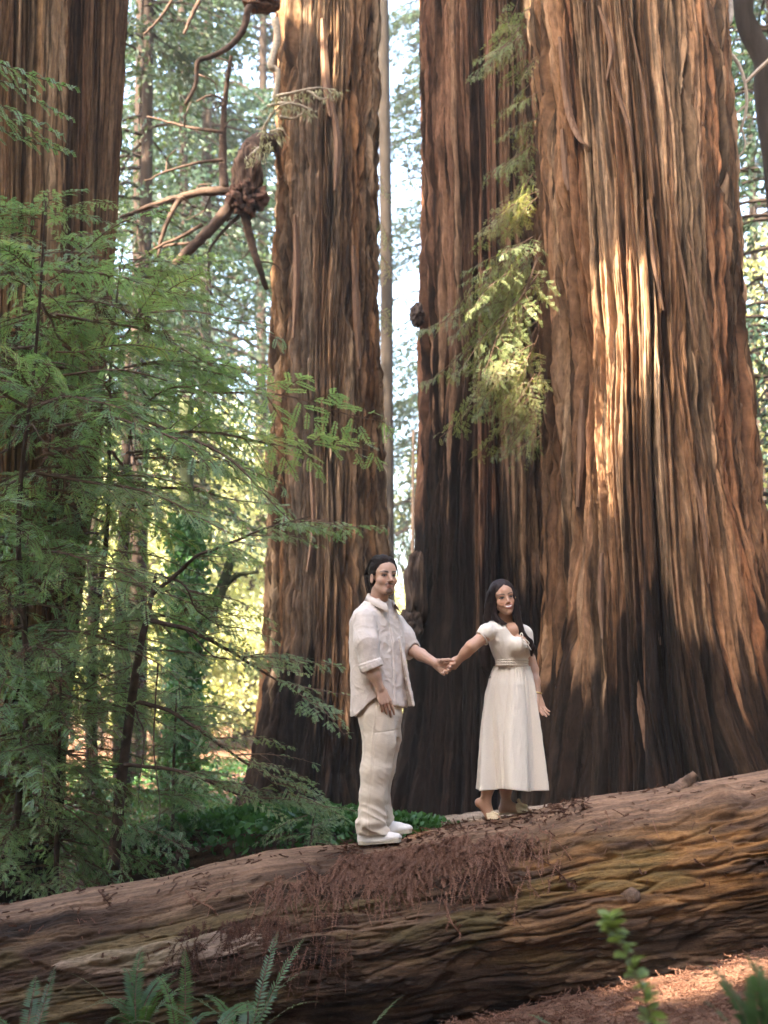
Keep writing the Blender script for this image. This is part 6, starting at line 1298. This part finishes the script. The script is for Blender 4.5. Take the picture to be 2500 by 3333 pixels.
# hair: centre parting, long and straight, front lock over the far shoulder, the rest down her back
h = Sdf(Wp(1545, 2215, -0.14), Wp(1760, 1878, 0.24), 0.0034)
pk = lambda *r: np.array(r) * WK
h.ell(P(0, -0.014, 0.046), pk(0.086, 0.104, 0.088), 0.01, WB)
h.ell(P(0, -0.052, -0.010), pk(0.090, 0.070, 0.100), 0.02, WB)
def hcut(X, Y, Z):
    q = np.stack([X - WC[0], Y - WC[1], Z - WC[2]], -1) @ WB.T / WK; x, y, z = q[..., 0], q[..., 1], q[..., 2]
    wd = np.interp(z, [-0.14, -0.06, 0.0, 0.04, 0.070, 0.086], [0.062, 0.062, 0.062, 0.054, 0.026, 0.0])
    return np.maximum(np.abs(x - 0.002) - wd, 0.0 - (y - 0.035)) * WK
h.put(Wp(1560, 2030, -0.14), Wp(1720, 1880, 0.1), hcut, 0.006, 'sub')
def hc(pts, R_): h.chain([Wp(*q) for q in pts], R_, 0.014)
hc([(1598, 1935, 0.0), (1593, 1975, 0.0), (1590, 2010, 0.01), (1600, 2035, 0.0)], [0.030, 0.030, 0.032, 0.026])
hc([(1605, 1945, -0.055), (1607, 1985, -0.055), (1612, 2010, -0.06), (1630, 2027, -0.075), (1648, 2030, -0.085)], [0.014, 0.019, 0.021, 0.016, 0.007])
hc([(1600, 2010, 0.05), (1590, 2080, 0.10), (1578, 2120, 0.08), (1582, 2165, 0.06), (1596, 2200, 0.05)], [0.05, 0.055, 0.04, 0.034, 0.012])
hc([(1670, 1925, -0.04), (1679, 1960, -0.045), (1683, 2000, -0.05), (1690, 2040, -0.06), (1700, 2068, -0.075), (1722, 2090, -0.085), (1734, 2108, -0.09), (1730, 2134, -0.085)], [0.013, 0.018, 0.022, 0.024, 0.024, 0.022, 0.017, 0.006])
hc([(1668, 1930, 0.0), (1680, 1980, 0.0), (1684, 2020, 0.0), (1680, 2060, 0.05)], [0.03, 0.03, 0.028, 0.02])
def hdis2(V):
    x, y, z = V.T; n = noise3(x * 70 + 3 * noise3(x * 8, y * 8, z * 5), y * 70, z * 6); n2 = noise3(x * 170, y * 170, z * 10); return 0.0035 * n + 0.0022 * n2
hw = part_mesh('hair', h, M_HAIR_W, WBASE, wbody, hdis2, 1)
S_ = Soup(); rk = np.random.default_rng(8)
def locks(pts, n, sp, r=0.0017, seg=14):
    for i in range(int(n * 2.2)):
        o = rk.normal(size=3) * sp; pp = [Wp(*q) + o * (0.3 + 0.7 * j / len(pts)) + rk.normal(size=3) * sp * 0.25 for j, q in enumerate(pts)]; S_.tube(spline(pp, seg) - WBASE, np.linspace(r, r * 0.35, seg) * rk.uniform(0.6, 1.4), 4)
locks([(1640, 1897, -0.06), (1612, 1915, -0.075), (1603, 1950, -0.075), (1604, 1990, -0.07), (1612, 2018, -0.075), (1640, 2032, -0.09)], 34, 0.008)
locks([(1634, 1893, -0.02), (1602, 1915, -0.03), (1588, 1960, -0.02), (1582, 2005, 0.0), (1584, 2030, 0.02)], 34, 0.010)
locks([(1642, 1897, -0.06), (1666, 1915, -0.065), (1676, 1955, -0.075), (1684, 2005, -0.08), (1698, 2060, -0.095), (1726, 2092, -0.105), (1733, 2130, -0.095)], 46, 0.009)
locks([(1644, 1893, -0.02), (1672, 1915, -0.02), (1686, 1965, -0.03), (1694, 2010, -0.03), (1700, 2050, -0.03)], 22, 0.008)
locks([(1584, 2030, 0.06), (1574, 2090, 0.09), (1572, 2130, 0.07), (1580, 2175, 0.05), (1598, 2205, 0.04)], 36, 0.013)
link('hair_lock', S_.mesh('hair_lock', M_HAIR_W), hw)
S_ = Soup(); S_.tube(spline([Wp(1676.5, 1941, -0.075), Wp(1678.5, 1945, -0.08), Wp(1677, 1949, -0.078)], 8) - WBASE, 0.0022, 6); link('earring', S_.mesh('earring', M_GOLD), wbody); S_ = Soup(); S_.tube(np.array([Wp(1677.5, 1966, -0.078), Wp(1677.5, 1969, -0.08)]) - WBASE, 0.004, 8); link('earring', S_.mesh('earring', M_GOLD), wbody)

# dress, bodice with cap sleeves
s = Sdf(Wp(1540, 2185, -0.28), Wp(1760, 2008, 0.30), 0.0036)
cw = lambda px, py, dy, a, d_: (*Wp(px, py, dy), a, d_)
s.loft([cw(1645, 2030, 0.03, 0.125, 0.062), cw(1645, 2050, 0.02, 0.152, 0.082), cw(1652, 2090, 0.02, 0.148, 0.100), cw(1660, 2120, 0.02, 0.134, 0.102), cw(1665, 2148, 0.02, 0.116, 0.090), cw(1666, 2170, 0.02, 0.106, 0.084)], wr, 0.02, 2.2)
s.ell(Wp(1686, 2100, -0.105), (0.056, 0.054, 0.054), 0.035); s.ell(Wp(1713, 2108, 0.015), (0.052, 0.054, 0.052), 0.035)
s.chain([Wp(1612, 2040, -0.04), WSR + np.array([-0.004, -0.004, 0.012]), WSR * 0.60 + WER * 0.40], [0.042, 0.046, 0.044], 0.025)
s.chain([Wp(1680, 2045, 0.08), WSL + np.array([0, 0, 0.01]), WSL * 0.66 + WEL * 0.34], [0.046, 0.055, 0.048], 0.025)
s.cone(WSR * 0.72 + WER * 0.28, WER, 0.0455, 0.05, 0.003, 'sub'); s.cone(WSL * 0.8 + WEL * 0.2, WEL, 0.044, 0.05, 0.003, 'sub')
s.cone(Wp(1654, 1995, -0.03), Wp(1670, 2036, -0.10), 0.056, 0.044, 0.006, 'sub'); s.cone(Wp(1670, 2036, -0.11), Wp(1700, 2082, -0.175), 0.044, 0.012, 0.006, 'sub'); s.cone(Wp(1648, 2000, 0.02), Wp(1648, 2046, 0.03), 0.06, 0.058, 0.005, 'sub')
def dfold(V):
    x, y, z = V.T; zz = z - WBASE[2]; w1 = noise3(x * 10, y * 10, z * 10); r1 = 1 - np.abs(noise3(x * 26 + w1, y * 26, zz * 8 + x * 10)) * 3; zu = Wp(0, 2140)[2] - WBASE[2]
    g = np.exp(-((zz - zu - 0.03) / 0.04) ** 2); gath = noise3(x * 75, y * 75, zz * 9); shr = noise3(x * 60 + 9, y * 60, zz * 30)
    sl_ = sstep(Wp(1625, 0)[0], Wp(1585, 0)[0], x); puff = noise3(x * 30, y * 60, z * 45)
    return 0.0025 * np.clip(r1, 0, 1) + 0.0035 * w1 + 0.004 * g * gath + 0.0006 * shr + 0.002 * sl_ * puff
dr = part_mesh('dress', s, M_DRESS, WBASE, wom, dfold, 1)
# sleeve elastic
n = 30; a = np.linspace(0, 2 * np.pi, n); ax_ = nrm(WER - WSR); u1 = nrm(np.cross(ax_, [0, 0, 1.0])); u2 = np.cross(ax_, u1); c_ = WSR * 0.66 + WER * 0.34
S_ = Soup(); S_.tube(c_ + (u1 * np.cos(a)[:, None] + u2 * np.sin(a)[:, None]) * (0.049 + 0.0015 * np.sin(a * 14))[:, None] - WBASE, 0.0042, 6, cap=False); link('sleeve_hem', S_.mesh('sleeve_hem', M_DRESS), dr)
# gathered waistband of three rolls
S_ = Soup(); wu, wv_ = wr, np.array([-wr[1], wr[0], 0])
def ell_ring(px, py, A_, B_, n=150, wob=0.002, fr=40): a = np.linspace(0, 2 * np.pi, n); return Wp(px, py, 0.02) + (wu * np.cos(a)[:, None] * A_ + wv_ * np.sin(a)[:, None] * B_) * (1 + wob / 0.1 * np.sin(a * fr)[:, None])
for py, A_, B_ in ((2149, 0.116, 0.092), (2157, 0.115, 0.091), (2165, 0.115, 0.091)): S_.tube(ell_ring(1666, py, A_, B_) - WBASE, 0.0075, 7, cap=False, rough=0.15, seed=py)
link('waistband', S_.mesh('waistband', M_DRESS), dr)
# skirt: an open cone of cloth with folds that grow downwards, two skins thick
nz_, na = 120, 520; f = np.linspace(0, 1, nz_)[:, None]; a = np.linspace(0, 2 * np.pi, na, endpoint=False)[None, :]
ph_ = a + 0.22 * np.sin(a * 2 + 1) + 0.10 * np.sin(a * 3 + 0.5) + 0.25 * noise3(np.cos(a) * 1.4 + 0 * f, np.sin(a) * 1.4 + 0 * f, f * 1.1)
fold = 0.75 * np.sin(ph_ * 7 + 0.9 * np.sin(a * 2)) + 0.35 * np.sin(ph_ * 12 + 1.3) + 0.12 * np.sin(ph_ * 23 + 2)
fold = np.sign(fold) * np.abs(fold) ** 0.75
pxl = np.interp(f, [0, 0.07, 0.22, 0.45, 1.0], [1608, 1593, 1576, 1561, 1541]); pxr = np.interp(f, [0, 0.07, 0.22, 0.45, 1.0], [1722, 1733, 1745, 1757, 1782]); py_ = 2168 + f * (2566 - 2168)
cxs = (pxl + pxr) / 2; hw_ = (pxr - pxl) / 2 / (F / WY); amp = 0.005 + 0.052 * f ** 0.9
gat = 0.004 * np.exp(-f / 0.12) * np.sin(ph_ * 52 + 3 * np.sin(a * 5)) + 0.0025 * np.exp(-f / 0.3) * np.sin(ph_ * 33)
wr_ = 0.004 * noise3(np.cos(a) * 8 + 0 * f, np.sin(a) * 8 + 0 * f, f * 10) + 0.0025 * noise3(np.cos(a) * 26 + 0 * f, np.sin(a) * 26 + 0 * f, f * 16)
dp = np.interp(f, [0, 0.15, 1], [0.090, 0.125, 0.19]); ctr = np.stack([at(1250 + 0 * 0, 2168, WY)[0] + (cxs[:, 0] - 1250) / (F / WY), np.full(nz_, WY + 0.02), np.array([Wp(1660, q)[2] for q in py_[:, 0]])], 1)
rx = hw_ - 0.85 * amp + amp * fold + gat + wr_; ry = dp - 0.35 * amp + amp * fold + gat + wr_
hem = np.where(f > 0.9, (f - 0.9) / 0.1, 0) * (0.010 * np.sin(a * 3 + 1.0) - 0.006)
V = np.stack([ctr[:, None, 0] + rx * np.cos(a), ctr[:, None, 1] + ry * np.sin(a), ctr[:, None, 2] + hem], -1); Nn = np.stack([np.cos(a) + 0 * f, np.sin(a) + 0 * f, 0 * rx], -1)
inner = V - Nn * 0.004; allV = np.concatenate([V, inner[::-1]], 0).reshape(-1, 3)
# hang from the hem a doubled seam
link('skirt', mesh_np('skirt', allV - WBASE, grid_faces(2 * nz_, na, True)[:, ::-1], True, M_DRESS), dr)
# lacing tie at the neckline
S_ = Soup(); S_.tube(spline([Wp(1692, 2068, -0.165), Wp(1698, 2060, -0.175), Wp(1702, 2070, -0.178), Wp(1697, 2078, -0.175)], 12) - WBASE, 0.0032, 6); S_.tube(spline([Wp(1698, 2078, -0.17), Wp(1712, 2082, -0.17), Wp(1722, 2092, -0.165), Wp(1718, 2098, -0.165), Wp(1708, 2090, -0.17)], 14) - WBASE, 0.0026, 6)
S_.tube(spline([Wp(1700, 2080, -0.172), Wp(1708, 2096, -0.175), Wp(1714, 2110, -0.172)], 10) - WBASE, 0.0028, 6); S_.tube(spline([Wp(1700, 2080, -0.172), Wp(1716, 2096, -0.165), Wp(1729, 2116, -0.15)], 10) - WBASE, 0.0028, 6); link('bow', S_.mesh('bow', M_DRESS), dr)
# bracelet on the far wrist, ring
S_ = Soup(); a = np.linspace(0, 2 * np.pi, 24); c_ = WWL + (WEL - WWL) * 0.10; S_.tube(c_ + np.stack([np.cos(a) * 0.027, np.sin(a) * 0.027, -0.25 * np.cos(a) * 0.027], 1) - WBASE, 0.005, 7, cap=False); link('bracelet', S_.mesh('bracelet', M_GOLD), wom)
# sandals
def sandal(heel, toe, knot, dy):
    A, B_ = Wp(*heel), Wp(*toe); d = nrm(B_ - A); L = float(np.linalg.norm(B_ - A)); w_ = nrm(np.cross([0, 0, 1.0], d)); u = np.cross(d, w_)
    e = empty('sandal', A, None, None); e.parent = wom; e.location = tuple(A - WBASE)
    n = 40; t_ = np.linspace(0, 1, n); hwid = np.interp(t_, [0, 0.04, 0.15, 0.4, 0.7, 0.9, 0.97, 1], [0.005, 0.022, 0.031, 0.028, 0.041, 0.034, 0.02, 0.004]); V = []
    for i in range(n):
        th_ = np.interp(t_[i], [0, 0.3, 0.36, 1], [0.014, 0.013, 0.008, 0.007]); lift = 0.006 * max(0, t_[i] - 0.85) / 0.15; c_ = A + d * L * t_[i] + u * lift
        V += [c_ - w_ * hwid[i], c_ + w_ * hwid[i], c_ + w_ * hwid[i] - u * th_, c_ - w_ * hwid[i] - u * th_]
    link('sole', mesh_np('sole', np.array(V) - A, grid_faces(n, 4, True)[:, ::-1], False, M_TANSOLE), e)
    q = Sdf(np.minimum(A, B_) - 0.10, np.maximum(A, B_) + 0.12, 0.0030)
    for f0 in np.linspace(0.58, 0.86, 8):                     # broad gathered strap over the toes, lower towards the front
        c_ = A + d * L * f0; w0 = 0.042 - 0.02 * max(0, f0 - 0.75); hh = np.interp(f0, [0.58, 0.68, 0.86], [0.046, 0.048, 0.024])
        pts = [c_ + w_ * w0 * math.cos(g) + u * (0.002 + hh * math.sin(g)) - d * 0.012 * math.sin(g) for g in np.linspace(0, math.pi, 12)]; q.chain(pts, [0.0058] * 12, 0.003)
    kp = A + d * L * 0.62 + u * 0.052 - w_ * 0.004; q.ell(kp, (0.014, 0.016, 0.010), 0.008, np.array([d, w_, u])); q.cone(kp, kp - d * 0.006 + u * 0.022 - w_ * 0.004, 0.008, 0.012, 0.006); q.cone(kp, kp + d * 0.045 - u * 0.012 - w_ * 0.008, 0.010, 0.007, 0.006)
    part_mesh('strap', q, M_STRAW, A, e, lambda V: 0.0016 * noise3(V[:, 0] * 120, V[:, 1] * 120, V[:, 2] * 120), 1)
sandal((1525, 2667, 0.005), (1640, 2671, -0.03), None, 0); sandal((1625, 2645, 0.10), (1736, 2643, 0.05), None, 0)

# ------------------------------------------------------------------ the hazy forest air
def air_box():
    lo, hi = np.array([-60.0, -30.0, -3.0]), np.array([60.0, 95.0, 32.0])
    V = np.array([[x, y, z] for x in (lo[0], hi[0]) for y in (lo[1], hi[1]) for z in (lo[2], hi[2])]); Fq = np.array([[0, 1, 3, 2], [4, 6, 7, 5], [0, 4, 5, 1], [2, 3, 7, 6], [0, 2, 6, 4], [1, 5, 7, 3]])
    m = bpy.data.materials.new('air'); m.use_nodes = True; t_ = m.node_tree; t_.nodes.clear(); o = t_.nodes.new('ShaderNodeOutputMaterial'); v = t_.nodes.new('ShaderNodeVolumePrincipled')
    v.inputs['Color'].default_value = (1.0, 0.97, 0.90, 1); v.inputs['Density'].default_value = 0.0010; v.inputs['Anisotropy'].default_value = 0.0; t_.links.new(v.outputs[0], o.inputs['Volume'])
    link('haze', mesh_np('haze', V, Fq, False, m), kind='stuff')
air_box()
